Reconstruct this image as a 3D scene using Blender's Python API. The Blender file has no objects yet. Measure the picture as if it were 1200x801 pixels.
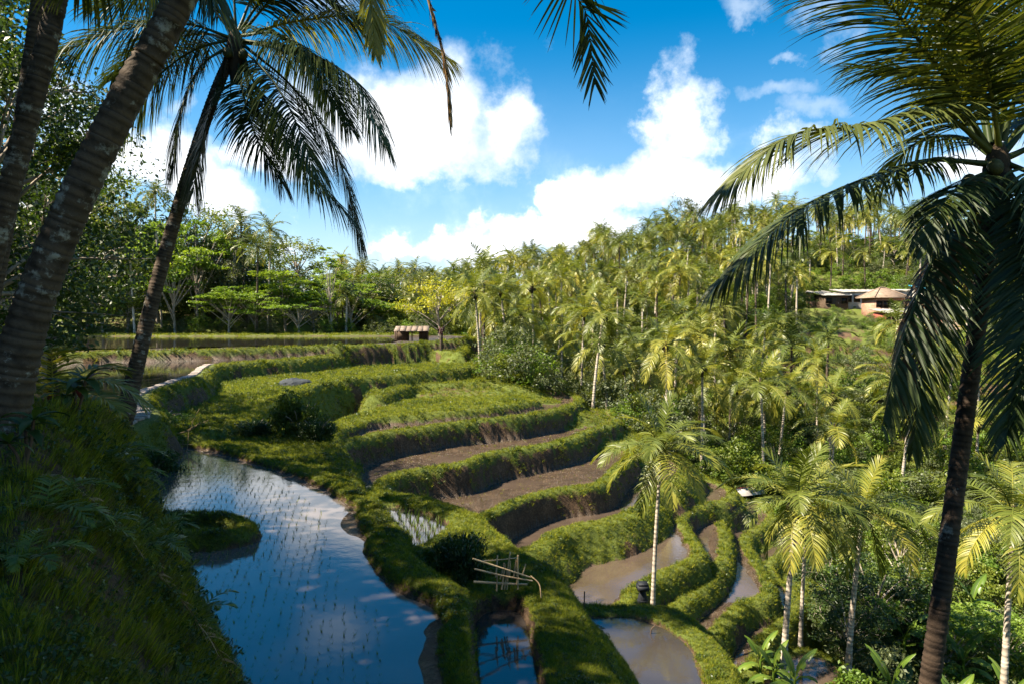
import bpy, bmesh, math, random
import numpy as np
from mathutils import Vector, Matrix, Euler
R = math.radians
rng = np.random.default_rng(7)
random.seed(7)
SC = bpy.context.scene
COL = SC.collection

# ------------------------------------------------------------------ camera
FPX, CXP, CYP, HOR = 800.0, 600.0, 400.5, 372.0
PITCH = math.atan((CYP - HOR) / FPX)
cam_d = bpy.data.cameras.new('camera')
cam_d.lens, cam_d.sensor_width, cam_d.clip_start, cam_d.clip_end = 24, 36, 0.05, 8000
cam = bpy.data.objects.new('camera', cam_d)
cam.rotation_euler = (R(90) - PITCH, 0, 0)
COL.objects.link(cam)
SC.camera = cam

# ------------------------------------------------------------------ light
SUN_EL = R(50)
SUN_AZ = R(-101)                       # from +Y, clockwise: to the left and a little behind the camera
sun_dir = Vector((math.sin(SUN_AZ) * math.cos(SUN_EL), math.cos(SUN_AZ) * math.cos(SUN_EL), math.sin(SUN_EL)))
sl = bpy.data.lights.new('sun', 'SUN')
sl.energy, sl.angle, sl.color = 5.0, R(0.53), (1.0, 0.89, 0.70)
so = bpy.data.objects.new('sun', sl)
so.rotation_euler = sun_dir.to_track_quat('Z', 'Y').to_euler()
so.location = (-40, -20, 60)
COL.objects.link(so)
SC.view_settings.view_transform = 'Standard'
SC.view_settings.look = 'None'
SC.view_settings.exposure = 1.84
SC.view_settings.gamma = 1.0
SC.render.film_transparent = False
try:
    SC.cycles.max_bounces = 8
    SC.cycles.transparent_max_bounces = 4
    SC.cycles.diffuse_bounces = 3
    SC.cycles.glossy_bounces = 3
    SC.cycles.transmission_bounces = 3
    SC.cycles.use_denoising = True
except Exception:
    pass

def pray(px, py):
    v = ((px - CXP) / FPX, 1.0, -(py - CYP) / FPX)
    c, s = math.cos(PITCH), math.sin(PITCH)
    return (v[0], v[1] * c + v[2] * s, -v[1] * s + v[2] * c)

def at(px, py, z):                     # the point of the level plane z seen there
    r = pray(px, py)
    t = z / r[2]
    return (r[0] * t, r[1] * t)

def atd(px, py, d):                    # the point at the depth d (metres ahead of the camera)
    r = pray(px, py)
    t = d / r[1]
    return Vector((r[0] * t, d, r[2] * t))

# ------------------------------------------------------------------ world: sky with cumulus
world = bpy.data.worlds.new('World')
SC.world = world
world.use_nodes = True
wn, wl = world.node_tree.nodes, world.node_tree.links
wn.clear()

def nd(nodes, t, **kw):
    n = nodes.new(t)
    for k, v in kw.items():
        setattr(n, k, v)
    return n

def wmath(op, a, b=None, clamp=False):
    n = nd(wn, 'ShaderNodeMath', operation=op, use_clamp=clamp)
    for i, v in enumerate((a, b)):
        if v is None:
            continue
        if isinstance(v, (int, float)):
            n.inputs[i].default_value = v
        else:
            wl.new(v, n.inputs[i])
    return n.outputs[0]

SKY_S = 0.10
sky = nd(wn, 'ShaderNodeTexSky', sky_type='NISHITA', sun_disc=False)
sky.sun_elevation, sky.sun_rotation = SUN_EL, SUN_AZ
sky.altitude, sky.air_density, sky.dust_density, sky.ozone_density = 300, 1.0, 0.6, 2.5
hs = nd(wn, 'ShaderNodeHueSaturation')
hs.inputs['Hue'].default_value, hs.inputs['Saturation'].default_value, hs.inputs['Value'].default_value = 0.490, 1.74, 0.53
wl.new(sky.outputs[0], hs.inputs['Color'])
tc = nd(wn, 'ShaderNodeTexCoord')
DIR = tc.outputs['Generated']
n1 = nd(wn, 'ShaderNodeTexNoise'); n1.inputs['Scale'].default_value = 5.0; n1.inputs['Detail'].default_value = 9; n1.inputs['Roughness'].default_value = 0.58
n2 = nd(wn, 'ShaderNodeTexNoise'); n2.inputs['Scale'].default_value = 2.3; n2.inputs['Detail'].default_value = 7; n2.inputs['Roughness'].default_value = 0.55
n3 = nd(wn, 'ShaderNodeTexNoise'); n3.inputs['Scale'].default_value = 11.0; n3.inputs['Detail'].default_value = 6
for n in (n1, n3):
    wl.new(DIR, n.inputs['Vector'])
mp = nd(wn, 'ShaderNodeMapping'); mp.inputs['Scale'].default_value = (1, 1, 2.2); mp.inputs['Location'].default_value = (3.1, 1.7, 0.4)
wl.new(DIR, mp.inputs['Vector']); wl.new(mp.outputs[0], n2.inputs['Vector'])
# cloud heaps: bearing (x, height) of the middle, half width, half height (all as fractions of distance)
HEAPS = [(-.17, .275, .28, .115), (-.01, .285, .085, .065), (-.36, .24, .12, .06), (-.55, .245, .22, .115), (-.45, .20, .12, .05),
         (.25, .29, .075, .075), (.25, .20, .18, .07), (.09, .17, .06, .03), (.37, .21, .10, .065),
         (-.14, .10, .28, .036), (.07, .125, .16, .035), (-.72, .16, .12, .05), (.66, .22, .10, .05), (.78, .11, .2, .04)]
warp = nd(wn, 'ShaderNodeVectorMath', operation='MULTIPLY_ADD')
nw = nd(wn, 'ShaderNodeTexNoise'); nw.inputs['Scale'].default_value = 9.0; nw.inputs['Detail'].default_value = 8; nw.inputs['Roughness'].default_value = 0.62
wl.new(DIR, nw.inputs['Vector'])
wsub = nd(wn, 'ShaderNodeVectorMath', operation='SUBTRACT'); wl.new(nw.outputs['Color'], wsub.inputs[0]); wsub.inputs[1].default_value = (.5, .5, .5)
wl.new(wsub.outputs[0], warp.inputs[0]); warp.inputs[1].default_value = (.15, .15, .13); wl.new(DIR, warp.inputs[2])
WD = warp.outputs[0]
WISPS = [(.37, .315, .075, .026), (.43, .29, .07, .03), (.475, .40, .035, .055), (.34, .45, .045, .02), (.40, .375, .04, .015), (.10, .17, .05, .02), (-.27, .47, .09, .05), (.46, .45, .05, .02)]
bestw = None
for (cx, cz, rx, rz) in WISPS:
    c = Vector((cx, 1, cz)).normalized(); k = c.y
    v = nd(wn, 'ShaderNodeVectorMath', operation='SUBTRACT'); wl.new(WD, v.inputs[0]); v.inputs[1].default_value = c
    q = nd(wn, 'ShaderNodeVectorMath', operation='MULTIPLY'); wl.new(v.outputs[0], q.inputs[0]); q.inputs[1].default_value = (1 / (rx * k), 0.9 / (rx * k), 1 / (rz * k))
    l = nd(wn, 'ShaderNodeVectorMath', operation='LENGTH'); wl.new(q.outputs[0], l.inputs[0])
    m = wmath('SUBTRACT', 1.0, l.outputs['Value'])
    bestw = m if bestw is None else wmath('MAXIMUM', bestw, m)
best = None
for (cx, cz, rx, rz) in HEAPS:
    c = Vector((cx, 1, cz)).normalized()
    v = nd(wn, 'ShaderNodeVectorMath', operation='SUBTRACT'); wl.new(WD, v.inputs[0]); v.inputs[1].default_value = c
    k = c.y
    s = nd(wn, 'ShaderNodeVectorMath', operation='MULTIPLY'); wl.new(v.outputs[0], s.inputs[0]); s.inputs[1].default_value = (1 / (rx * k), 0.9 / (rx * k), 1 / (rz * k))
    l = nd(wn, 'ShaderNodeVectorMath', operation='LENGTH'); wl.new(s.outputs[0], l.inputs[0])
    m = wmath('SUBTRACT', 1.0, l.outputs['Value'])
    best = m if best is None else wmath('SMOOTH_MAX', best, m)
    if best.node.operation == 'SMOOTH_MAX':
        best.node.inputs[2].default_value = 0.25
sx = nd(wn, 'ShaderNodeSeparateXYZ'); wl.new(DIR, sx.inputs[0])
# elsewhere round the sky: the same kind of scattered cumulus
gen = wmath('SUBTRACT', wmath('MULTIPLY', n2.outputs['Fac'], 5.2), 2.95)
lowdown = wmath('SUBTRACT', 1.0, wmath('MULTIPLY', sx.outputs['Z'], 0.9), True)
ahead = nd(wn, 'ShaderNodeMapRange'); wl.new(sx.outputs['Y'], ahead.inputs[0])
ahead.inputs[1].default_value, ahead.inputs[2].default_value, ahead.inputs[3].default_value, ahead.inputs[4].default_value = 0.70, 0.80, 1.0, 0.0
up = nd(wn, 'ShaderNodeMapRange'); wl.new(sx.outputs['Z'], up.inputs[0])
up.inputs[1].default_value, up.inputs[2].default_value = 0.42, 0.55
elsewhere = wmath('MAXIMUM', ahead.outputs[0], up.outputs[0])
gen = wmath('SUBTRACT', wmath('ADD', gen, 0.0), wmath('MULTIPLY', wmath('SUBTRACT', 1.0, elsewhere), 3.0))
field = wmath('MAXIMUM', best, gen)
field = wmath('ADD', field, wmath('MULTIPLY', wmath('SUBTRACT', n1.outputs['Fac'], 0.5), 2.3))
field = wmath('ADD', field, wmath('MULTIPLY', wmath('SUBTRACT', n3.outputs['Fac'], 0.5), 0.7))
cov = nd(wn, 'ShaderNodeMapRange', interpolation_type='SMOOTHSTEP'); wl.new(field, cov.inputs[0])
cov.inputs[1].default_value, cov.inputs[2].default_value = 0.0, 0.62
# thin veil near the horizon
veil = nd(wn, 'ShaderNodeMapRange', interpolation_type='SMOOTHSTEP'); wl.new(sx.outputs['Z'], veil.inputs[0])
veil.inputs[1].default_value, veil.inputs[2].default_value, veil.inputs[3].default_value, veil.inputs[4].default_value = 0.0, 0.40, 0.85, 0.0
vn = wmath('MULTIPLY', veil.outputs[0], wmath('ADD', 0.55, wmath('MULTIPLY', n2.outputs['Fac'], 0.8)), True)
wf = wmath('ADD', bestw, wmath('MULTIPLY', wmath('SUBTRACT', n3.outputs['Fac'], 0.5), 1.8))
wc = nd(wn, 'ShaderNodeMapRange', interpolation_type='SMOOTHSTEP'); wl.new(wf, wc.inputs[0]); wc.inputs[1].default_value, wc.inputs[2].default_value, wc.inputs[4].default_value = 0.0, 1.0, 0.5
cover = wmath('MAXIMUM', wmath('MAXIMUM', cov.outputs[0], wmath('MULTIPLY', vn, 0.75)), wc.outputs[0])
shade = wmath('ADD', field, wmath('MULTIPLY', wmath('SUBTRACT', nw.outputs['Fac'], 0.55), 2.4))
dens = nd(wn, 'ShaderNodeMapRange', interpolation_type='SMOOTHSTEP'); wl.new(shade, dens.inputs[0]); dens.inputs[1].default_value, dens.inputs[2].default_value = -0.05, 1.35
ccol = nd(wn, 'ShaderNodeMix', data_type='RGBA'); wl.new(dens.outputs[0], ccol.inputs[0])
ccol.inputs[6].default_value = (2.7, 3.1, 3.6, 1); ccol.inputs[7].default_value = (6.0, 5.95, 5.85, 1)
mixc = nd(wn, 'ShaderNodeMix', data_type='RGBA'); wl.new(cover, mixc.inputs[0]); wl.new(hs.outputs[0], mixc.inputs[6]); wl.new(ccol.outputs[2], mixc.inputs[7])
bg = nd(wn, 'ShaderNodeBackground'); bg.inputs['Strength'].default_value = SKY_S
wl.new(mixc.outputs[2], bg.inputs['Color'])
wo = nd(wn, 'ShaderNodeOutputWorld'); wl.new(bg.outputs[0], wo.inputs[0])

# ------------------------------------------------------------------ helpers
def tag(o, label=None, cat=None, group=None, kind=None):
    for k, v in (('label', label), ('category', cat), ('group', group), ('kind', kind)):
        if v:
            o[k] = v
    return o

def empty(name, loc=(0, 0, 0), rz=0.0, **kw):
    o = bpy.data.objects.new(name, None)
    o.empty_display_size = 0.2
    o.location = loc
    o.rotation_euler = (0, 0, rz)
    COL.objects.link(o)
    return tag(o, **kw)

def link(name, me, parent=None, **kw):
    o = bpy.data.objects.new(name, me)
    COL.objects.link(o)
    if parent is not None:
        o.parent = parent
    return tag(o, **kw)

def copy_tree(o, parent=None):
    c = o.copy(); COL.objects.link(c); c.parent = parent
    for ch in o.children:
        copy_tree(ch, c)
    return c

class MB:
    """collects quads and triangles with a per-vertex tint"""
    def __init__(s):
        s.v, s.f, s.t, s.n = [], [], [], 0
    def add(s, verts, faces, tint=0.5):
        verts = np.asarray(verts, dtype=np.float32).reshape(-1, 3)
        s.v.append(verts)
        t = np.asarray(tint, dtype=np.float32)
        s.t.append(np.full(len(verts), t, dtype=np.float32) if t.ndim == 0 else t)
        faces = np.asarray(faces, dtype=np.int32)
        s.f.append(faces + s.n)
        s.n += len(verts)
    def tube(s, pts, rad, sides=8, tint=0.5, cap=True):
        pts = np.asarray(pts, dtype=np.float64); n = len(pts)
        rad = np.full(n, rad) if np.isscalar(rad) else np.asarray(rad, dtype=np.float64)
        T = np.gradient(pts, axis=0); T /= np.linalg.norm(T, axis=1)[:, None] + 1e-9
        ref = np.array([1.0, 0.13, 0.07]) if abs(T[0][2]) > 0.7 else np.array([0.0, 0.0, 1.0])
        A = np.cross(T, ref); A /= np.linalg.norm(A, axis=1)[:, None] + 1e-9
        B = np.cross(T, A)
        an = np.linspace(0, 2 * np.pi, sides, endpoint=False)
        V = pts[:, None] + rad[:, None, None] * (np.cos(an)[None, :, None] * A[:, None] + np.sin(an)[None, :, None] * B[:, None])
        i = np.arange(n - 1)[:, None] * sides; j = np.arange(sides)[None]
        jn = (j + 1) % sides
        F = np.stack([i + j, i + jn, i + jn + sides, i + j + sides], axis=-1).reshape(-1, 4)
        V = V.reshape(-1, 3)
        s.add(V, F, tint)
        if cap:
            for k, rev in ((0, True), (n - 1, False)):
                c = np.vstack([V[k * sides:(k + 1) * sides], pts[k]])
                a = np.arange(sides); b = (a + 1) % sides
                f = np.stack([a, b, np.full(sides, sides), np.full(sides, sides)], axis=-1)
                if rev: f = f[:, [1, 0, 2, 3]]
                s.add(c, f, tint)
    def box(s, c, size, rz=0.0, tint=0.5, M=None):
        hx, hy, hz = [q / 2 for q in size]
        V = np.array([(x, y, z) for z in (-hz, hz) for y in (-hy, hy) for x in (-hx, hx)])
        if M is not None:
            V = V @ np.array(M.to_3x3()).T
        co, si = math.cos(rz), math.sin(rz)
        V = np.stack([V[:, 0] * co - V[:, 1] * si, V[:, 0] * si + V[:, 1] * co, V[:, 2]], axis=1) + np.array(c)
        s.add(V, [(0, 2, 3, 1), (4, 5, 7, 6), (0, 1, 5, 4), (2, 6, 7, 3), (0, 4, 6, 2), (1, 3, 7, 5)], tint)
    def mesh(s, name, mat, smooth=False):
        V = np.concatenate(s.v); F = np.concatenate(s.f); t = np.concatenate(s.t)
        tri = F[:, 2] == F[:, 3]
        starts, loops, n = [], [], 0
        Q, Tt = F[~tri], F[tri][:, :3]
        loops = np.concatenate([Q.ravel(), Tt.ravel()]).astype(np.int32)
        starts = np.concatenate([np.arange(len(Q)) * 4, len(Q) * 4 + np.arange(len(Tt)) * 3]).astype(np.int32)
        me = bpy.data.meshes.new(name)
        me.vertices.add(len(V)); me.vertices.foreach_set('co', V.astype(np.float32).ravel())
        me.loops.add(len(loops)); me.loops.foreach_set('vertex_index', loops)
        me.polygons.add(len(starts)); me.polygons.foreach_set('loop_start', starts)
        a = me.attributes.new('tint', 'FLOAT', 'POINT'); a.data.foreach_set('value', t)
        me.update(calc_edges=True); me.validate()
        if smooth:
            me.polygons.foreach_set('use_smooth', np.ones(len(me.polygons), dtype=bool))
        for m in (mat if isinstance(mat, (list, tuple)) else [mat]):
            me.materials.append(m)
        return me

# ---- noise
def _h(ix, iy, seed):
    n = (ix.astype(np.int64) * 374761393 + iy.astype(np.int64) * 668265263 + seed * 974634777) & 0x7fffffff
    n = ((n ^ (n >> 13)) * 1274126177) & 0x7fffffff
    return ((n ^ (n >> 16)) & 0xffff).astype(np.float32) / 65535.0

def vnoise(x, y, seed=0):
    ix, iy = np.floor(x), np.floor(y)
    fx, fy = x - ix, y - iy
    fx, fy = fx * fx * (3 - 2 * fx), fy * fy * (3 - 2 * fy)
    a, b, c, d = _h(ix, iy, seed), _h(ix + 1, iy, seed), _h(ix, iy + 1, seed), _h(ix + 1, iy + 1, seed)
    return (a * (1 - fx) + b * fx) * (1 - fy) + (c * (1 - fx) + d * fx) * fy

def fbm(x, y, seed=0, octv=3):
    s, a, t = 0, 1.0, 0
    for k in range(octv):
        s = s + a * vnoise(x * 2 ** k + 17.3 * k, y * 2 ** k - 9.1 * k, seed + k); t += a; a *= 0.5
    return s / t                       # 0..1

def sstep(a, b, x):
    t = np.clip((x - a) / (b - a), 0, 1)
    return t * t * (3 - 2 * t)

# ------------------------------------------------------------------ materials
def newmat(name):
    m = bpy.data.materials.new(name); m.use_nodes = True
    n, l = m.node_tree.nodes, m.node_tree.links
    b = n['Principled BSDF']
    return m, n, l, b

def ramp(n, stops):
    r = n.new('ShaderNodeValToRGB')
    e = r.color_ramp.elements
    while len(e) < len(stops):
        e.new(0.5)
    for el, (p, c) in zip(e, stops):
        el.position = p; el.color = (*c, 1)
    return r

def noise_node(n, l, scale, detail=4, coord='Object', rough=0.55):
    t = n.new('ShaderNodeTexCoord'); k = n.new('ShaderNodeTexNoise')
    k.inputs['Scale'].default_value = scale; k.inputs['Detail'].default_value = detail; k.inputs['Roughness'].default_value = rough
    l.new(t.outputs[coord], k.inputs['Vector'])
    return k

def mixrgb(n, l, fac, a, b, mode='MIX'):
    m = n.new('ShaderNodeMix'); m.data_type = 'RGBA'; m.blend_type = mode
    for sock, v in ((m.inputs[0], fac), (m.inputs[6], a), (m.inputs[7], b)):
        if isinstance(v, (int, float)): sock.default_value = v
        elif isinstance(v, tuple): sock.default_value = (*v, 1)
        else: l.new(v, sock)
    return m.outputs[2]

def bump(n, l, b, height, strength=0.5, dist=0.02):
    k = n.new('ShaderNodeBump'); k.inputs['Strength'].default_value = strength; k.inputs['Distance'].default_value = dist
    l.new(height, k.inputs['Height']); l.new(k.outputs[0], b.inputs['Normal'])

def leafmat(name, dark, mid, light, trans=0.35, rough=0.42, vary=0.25, tcol=None, spec=0.4):
    """foliage: tint attribute picks along dark-mid-light, each plant a little different; light shines through"""
    m, n, l, b = newmat(name)
    at_ = n.new('ShaderNodeAttribute'); at_.attribute_name = 'tint'
    oi = n.new('ShaderNodeObjectInfo')
    ad = n.new('ShaderNodeMath'); ad.operation = 'MULTIPLY_ADD'
    l.new(oi.outputs['Random'], ad.inputs[0]); ad.inputs[1].default_value = vary; l.new(at_.outputs['Fac'], ad.inputs[2])
    sb = n.new('ShaderNodeMath'); sb.operation = 'SUBTRACT'; l.new(ad.outputs[0], sb.inputs[0]); sb.inputs[1].default_value = vary / 2
    r = ramp(n, [(0.0, dark), (0.5, mid), (1.0, light)]); l.new(sb.outputs[0], r.inputs[0])
    l.new(r.outputs[0], b.inputs['Base Color'])
    b.inputs['Roughness'].default_value = rough
    b.inputs['Specular IOR Level'].default_value = spec
    tr = n.new('ShaderNodeBsdfTranslucent')
    c = mixrgb(n, l, 1.0, r.outputs[0], tcol or (1.5, 1.45, 0.5), 'MULTIPLY')
    l.new(c, tr.inputs['Color'])
    mx = n.new('ShaderNodeMixShader'); mx.inputs[0].default_value = trans
    l.new(b.outputs[0], mx.inputs[1]); l.new(tr.outputs[0], mx.inputs[2])
    l.new(mx.outputs[0], n['Material Output'].inputs[0])
    return m

M = {}
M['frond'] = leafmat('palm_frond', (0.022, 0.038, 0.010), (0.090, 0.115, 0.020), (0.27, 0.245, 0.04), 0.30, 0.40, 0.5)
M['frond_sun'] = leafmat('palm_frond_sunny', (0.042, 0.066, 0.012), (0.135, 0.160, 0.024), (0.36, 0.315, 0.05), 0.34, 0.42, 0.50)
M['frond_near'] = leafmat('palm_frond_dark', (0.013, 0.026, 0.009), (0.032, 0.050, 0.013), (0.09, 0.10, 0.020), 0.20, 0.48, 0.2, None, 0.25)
M['frond_dead'] = leafmat('palm_frond_dry', (0.075, 0.045, 0.022), (0.17, 0.10, 0.045), (0.30, 0.20, 0.09), 0.25, 0.6, 0.3, (1.2, 1.0, 0.7))
M['leaf_dark'] = leafmat('leaf_dark', (0.016, 0.034, 0.010), (0.034, 0.064, 0.014), (0.075, 0.115, 0.020), 0.30, 0.45, 0.25)
M['leaf_mid'] = leafmat('leaf_mid', (0.030, 0.052, 0.010), (0.085, 0.125, 0.016), (0.19, 0.215, 0.028), 0.35, 0.45, 0.35)
M['leaf_bright'] = leafmat('leaf_bright', (0.055, 0.105, 0.016), (0.110, 0.185, 0.022), (0.20, 0.27, 0.035), 0.40, 0.5, 0.25)
M['leaf_yellow'] = leafmat('leaf_yellow', (0.13, 0.16, 0.014), (0.26, 0.27, 0.020), (0.42, 0.38, 0.030), 0.40, 0.5, 0.2)
M['leaf_grey'] = leafmat('leaf_grey', (0.050, 0.065, 0.030), (0.085, 0.105, 0.045), (0.14, 0.16, 0.07), 0.3, 0.5, 0.3)
M['leaf_red'] = leafmat('leaf_red', (0.035, 0.016, 0.016), (0.10, 0.025, 0.022), (0.22, 0.05, 0.04), 0.3, 0.4, 0.2, (1.3, 0.9, 0.8))
M['banana'] = leafmat('banana_leaf', (0.045, 0.085, 0.012), (0.100, 0.165, 0.020), (0.20, 0.25, 0.035), 0.35, 0.35, 0.3)
M['grass'] = leafmat('grass_blade', (0.050, 0.075, 0.009), (0.155, 0.185, 0.013), (0.33, 0.30, 0.026), 0.38, 0.6, 0.45, None, 0.15)
M['grass_dry'] = leafmat('grass_dry', (0.06, 0.05, 0.022), (0.13, 0.11, 0.04), (0.24, 0.20, 0.08), 0.3, 0.6, 0.4, (1.2, 1.1, 0.7), 0.15)
M['rice'] = leafmat('rice_blade', (0.07, 0.11, 0.016), (0.13, 0.18, 0.024), (0.22, 0.25, 0.04), 0.35, 0.5, 0.3)

def barkmat(name, c1, c2, c3, ring=0.0, sc=6.0, lich=0.55, rough=0.85):
    m, n, l, b = newmat(name)
    k = noise_node(n, l, sc, 6)
    r = ramp(n, [(0.30, c1), (0.52, c2), (0.75, c2)]); l.new(k.outputs['Fac'], r.inputs[0])
    k2 = noise_node(n, l, sc * 0.55, 8, rough=0.7)
    r2 = ramp(n, [(lich, (0, 0, 0)), (lich + 0.06, (1, 1, 1))]); l.new(k2.outputs['Fac'], r2.inputs[0])
    c = mixrgb(n, l, r2.outputs[0], r.outputs[0], c3)
    at_ = n.new('ShaderNodeAttribute'); at_.attribute_name = 'tint'
    c = mixrgb(n, l, 0.75, c, mixrgb(n, l, 1.0, c, at_.outputs['Fac'], 'MULTIPLY')) if ring else c
    l.new(c, b.inputs['Base Color']); b.inputs['Roughness'].default_value = rough
    b.inputs['Specular IOR Level'].default_value = 0.2
    k3 = noise_node(n, l, sc * 5, 6)
    bump(n, l, b, k3.outputs['Fac'], 0.7, 0.015)
    return m
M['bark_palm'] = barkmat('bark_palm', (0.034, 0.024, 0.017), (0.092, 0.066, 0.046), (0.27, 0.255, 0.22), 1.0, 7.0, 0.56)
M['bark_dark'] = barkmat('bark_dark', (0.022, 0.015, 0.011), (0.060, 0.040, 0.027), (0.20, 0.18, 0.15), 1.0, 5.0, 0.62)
M['bark_pale'] = barkmat('bark_pale', (0.30, 0.24, 0.19), (0.46, 0.39, 0.32), (0.55, 0.50, 0.44), 1.0, 3.0, 0.55)
M['bark_tree'] = barkmat('bark_tree', (0.14, 0.11, 0.085), (0.30, 0.25, 0.20), (0.42, 0.38, 0.33), 0.0, 3.0, 0.56)
M['fibre'] = barkmat('palm_fibre', (0.02, 0.014, 0.009), (0.05, 0.033, 0.019), (0.09, 0.06, 0.035), 0, 9, 0.6)
M['nut'] = barkmat('coconut', (0.035, 0.035, 0.012), (0.06, 0.06, 0.018), (0.09, 0.075, 0.025), 0, 8, 0.62, 0.45)
M['bamboo'] = barkmat('bamboo_pole', (0.26, 0.17, 0.09), (0.44, 0.31, 0.17), (0.52, 0.40, 0.25), 0, 7, 0.6, 0.55)
M['stick'] = barkmat('dry_stick', (0.16, 0.11, 0.06), (0.28, 0.20, 0.11), (0.36, 0.28, 0.18), 0, 9, 0.6)
M['stone'] = barkmat('path_stone', (0.20, 0.16, 0.14), (0.32, 0.27, 0.24), (0.40, 0.36, 0.33), 0, 7, 0.6)
M['rock'] = barkmat('grey_rock', (0.02, 0.024, 0.03), (0.038, 0.044, 0.052), (0.07, 0.075, 0.085), 0, 3, 0.6)
M['shrine'] = barkmat('black_stone', (0.008, 0.009, 0.012), (0.018, 0.020, 0.025), (0.05, 0.055, 0.06), 0, 9, 0.66, 0.6)
M['thatch'] = barkmat('rusty_sheet', (0.12, 0.09, 0.07), (0.19, 0.145, 0.115), (0.27, 0.22, 0.185), 0, 3, 0.55)
M['tile_roof'] = barkmat('roof_tile', (0.15, 0.105, 0.075), (0.235, 0.17, 0.125), (0.32, 0.26, 0.21), 0, 2, 0.57)
M['tin'] = barkmat('tin_roof', (0.22, 0.20, 0.19), (0.34, 0.32, 0.30), (0.46, 0.44, 0.42), 0, 1.5, 0.55, 0.5)
M['white'] = barkmat('white_wall', (0.28, 0.255, 0.225), (0.42, 0.395, 0.355), (0.56, 0.54, 0.50), 0, 1.5, 0.5, 0.8)
M['brickwall'] = barkmat('brick_wall', (0.25, 0.12, 0.08), (0.36, 0.20, 0.14), (0.45, 0.32, 0.25), 0, 3, 0.6)
M['wood'] = barkmat('dark_wood', (0.04, 0.025, 0.018), (0.09, 0.06, 0.04), (0.15, 0.11, 0.08), 0, 5, 0.6)
M['dark'] = barkmat('dark_opening', (0.008, 0.008, 0.008), (0.015, 0.014, 0.013), (0.02, 0.02, 0.02), 0, 3, 0.6, 0.3)
M['blue'] = barkmat('blue_sheet', (0.03, 0.20, 0.32), (0.05, 0.30, 0.44), (0.12, 0.38, 0.50), 0, 2, 0.6, 0.5)
M['redwall'] = barkmat('red_board', (0.16, 0.045, 0.035), (0.24, 0.07, 0.05), (0.32, 0.12, 0.09), 0, 2, 0.6)

def watermat(name, base, rough=0.03, ripple=0.12, scale=3.0, dist=0.02):
    m, n, l, b = newmat(name)
    k = noise_node(n, l, 0.35, 5)
    r = ramp(n, [(0.32, tuple(q * 0.55 for q in base)), (0.6, base)]); l.new(k.outputs['Fac'], r.inputs[0])
    l.new(r.outputs[0], b.inputs['Base Color'])
    b.inputs['Roughness'].default_value = rough
    b.inputs['IOR'].default_value = 1.5
    b.inputs['Specular IOR Level'].default_value = 1.0
    k2 = noise_node(n, l, scale, 5)
    bump(n, l, b, k2.outputs['Fac'], ripple, dist)
    return m
M['water'] = watermat('paddy_water', (0.13, 0.105, 0.095), 0.05)  # paler base: fill light for the shaded big paddy put into the colour
M['water_clear'] = watermat('paddy_water_dark', (0.045, 0.037, 0.033), 0.045)  # same water as the big paddy, base darkened against the sun on the pools
M['water_far'] = watermat('paddy_water_rippled', (0.035, 0.030, 0.024), 0.03, 0.18, 2.0, 0.02)
M['water_mud'] = watermat('muddy_water', (0.088, 0.063, 0.047), 0.05, 0.2, 5.0)

# ground: grass, mud and soil by where they lie
def groundmat():
    m, n, l, b = newmat('terrace_ground')
    def att(k):
        a = n.new('ShaderNodeAttribute'); a.attribute_name = k; return a.outputs['Fac']
    big, mid, fine = noise_node(n, l, 0.25, 4), noise_node(n, l, 1.6, 6), noise_node(n, l, 14.0, 8, rough=0.65)
    mm = n.new('ShaderNodeMath'); mm.operation = 'MULTIPLY_ADD'; l.new(mid.outputs['Fac'], mm.inputs[0]); mm.inputs[1].default_value = 0.5
    l.new(fine.outputs['Fac'], mm.inputs[2])
    g = ramp(n, [(0.50, (0.030, 0.052, 0.010)), (0.74, (0.085, 0.125, 0.016)), (0.95, (0.155, 0.175, 0.026))]); l.new(mm.outputs[0], g.inputs[0])
    g2 = mixrgb(n, l, big.outputs['Fac'], g.outputs[0], (0.105, 0.115, 0.022))
    s = ramp(n, [(0.45, (0.026, 0.015, 0.009)), (0.75, (0.075, 0.044, 0.024)), (0.95, (0.16, 0.10, 0.056))]); l.new(mm.outputs[0], s.inputs[0])
    d = ramp(n, [(0.45, (0.020, 0.013, 0.008)), (0.72, (0.056, 0.037, 0.023)), (0.95, (0.125, 0.086, 0.055))]); l.new(mm.outputs[0], d.inputs[0])
    ed = n.new('ShaderNodeMath'); ed.operation = 'MULTIPLY_ADD'; l.new(mid.outputs['Fac'], ed.inputs[0]); ed.inputs[1].default_value = 1.1; l.new(att('soil'), ed.inputs[2])
    sr = ramp(n, [(0.78, (0, 0, 0)), (1.05, (1, 1, 1))]); sr.color_ramp.elements[1].position = 1.0; l.new(ed.outputs[0], sr.inputs[0])
    c = mixrgb(n, l, sr.outputs[0], g2, s.outputs[0])
    c = mixrgb(n, l, att('mud'), c, d.outputs[0])
    l.new(c, b.inputs['Base Color'])
    rr = n.new('ShaderNodeMapRange'); l.new(att('mud'), rr.inputs[0]); rr.inputs[3].default_value = 0.95; rr.inputs[4].default_value = 0.22
    l.new(rr.outputs[0], b.inputs['Roughness'])
    b.inputs['Specular IOR Level'].default_value = 0.3
    bump(n, l, b, mm.outputs[0], 1.0, 0.10)
    return m
M['ground'] = groundmat()

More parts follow.
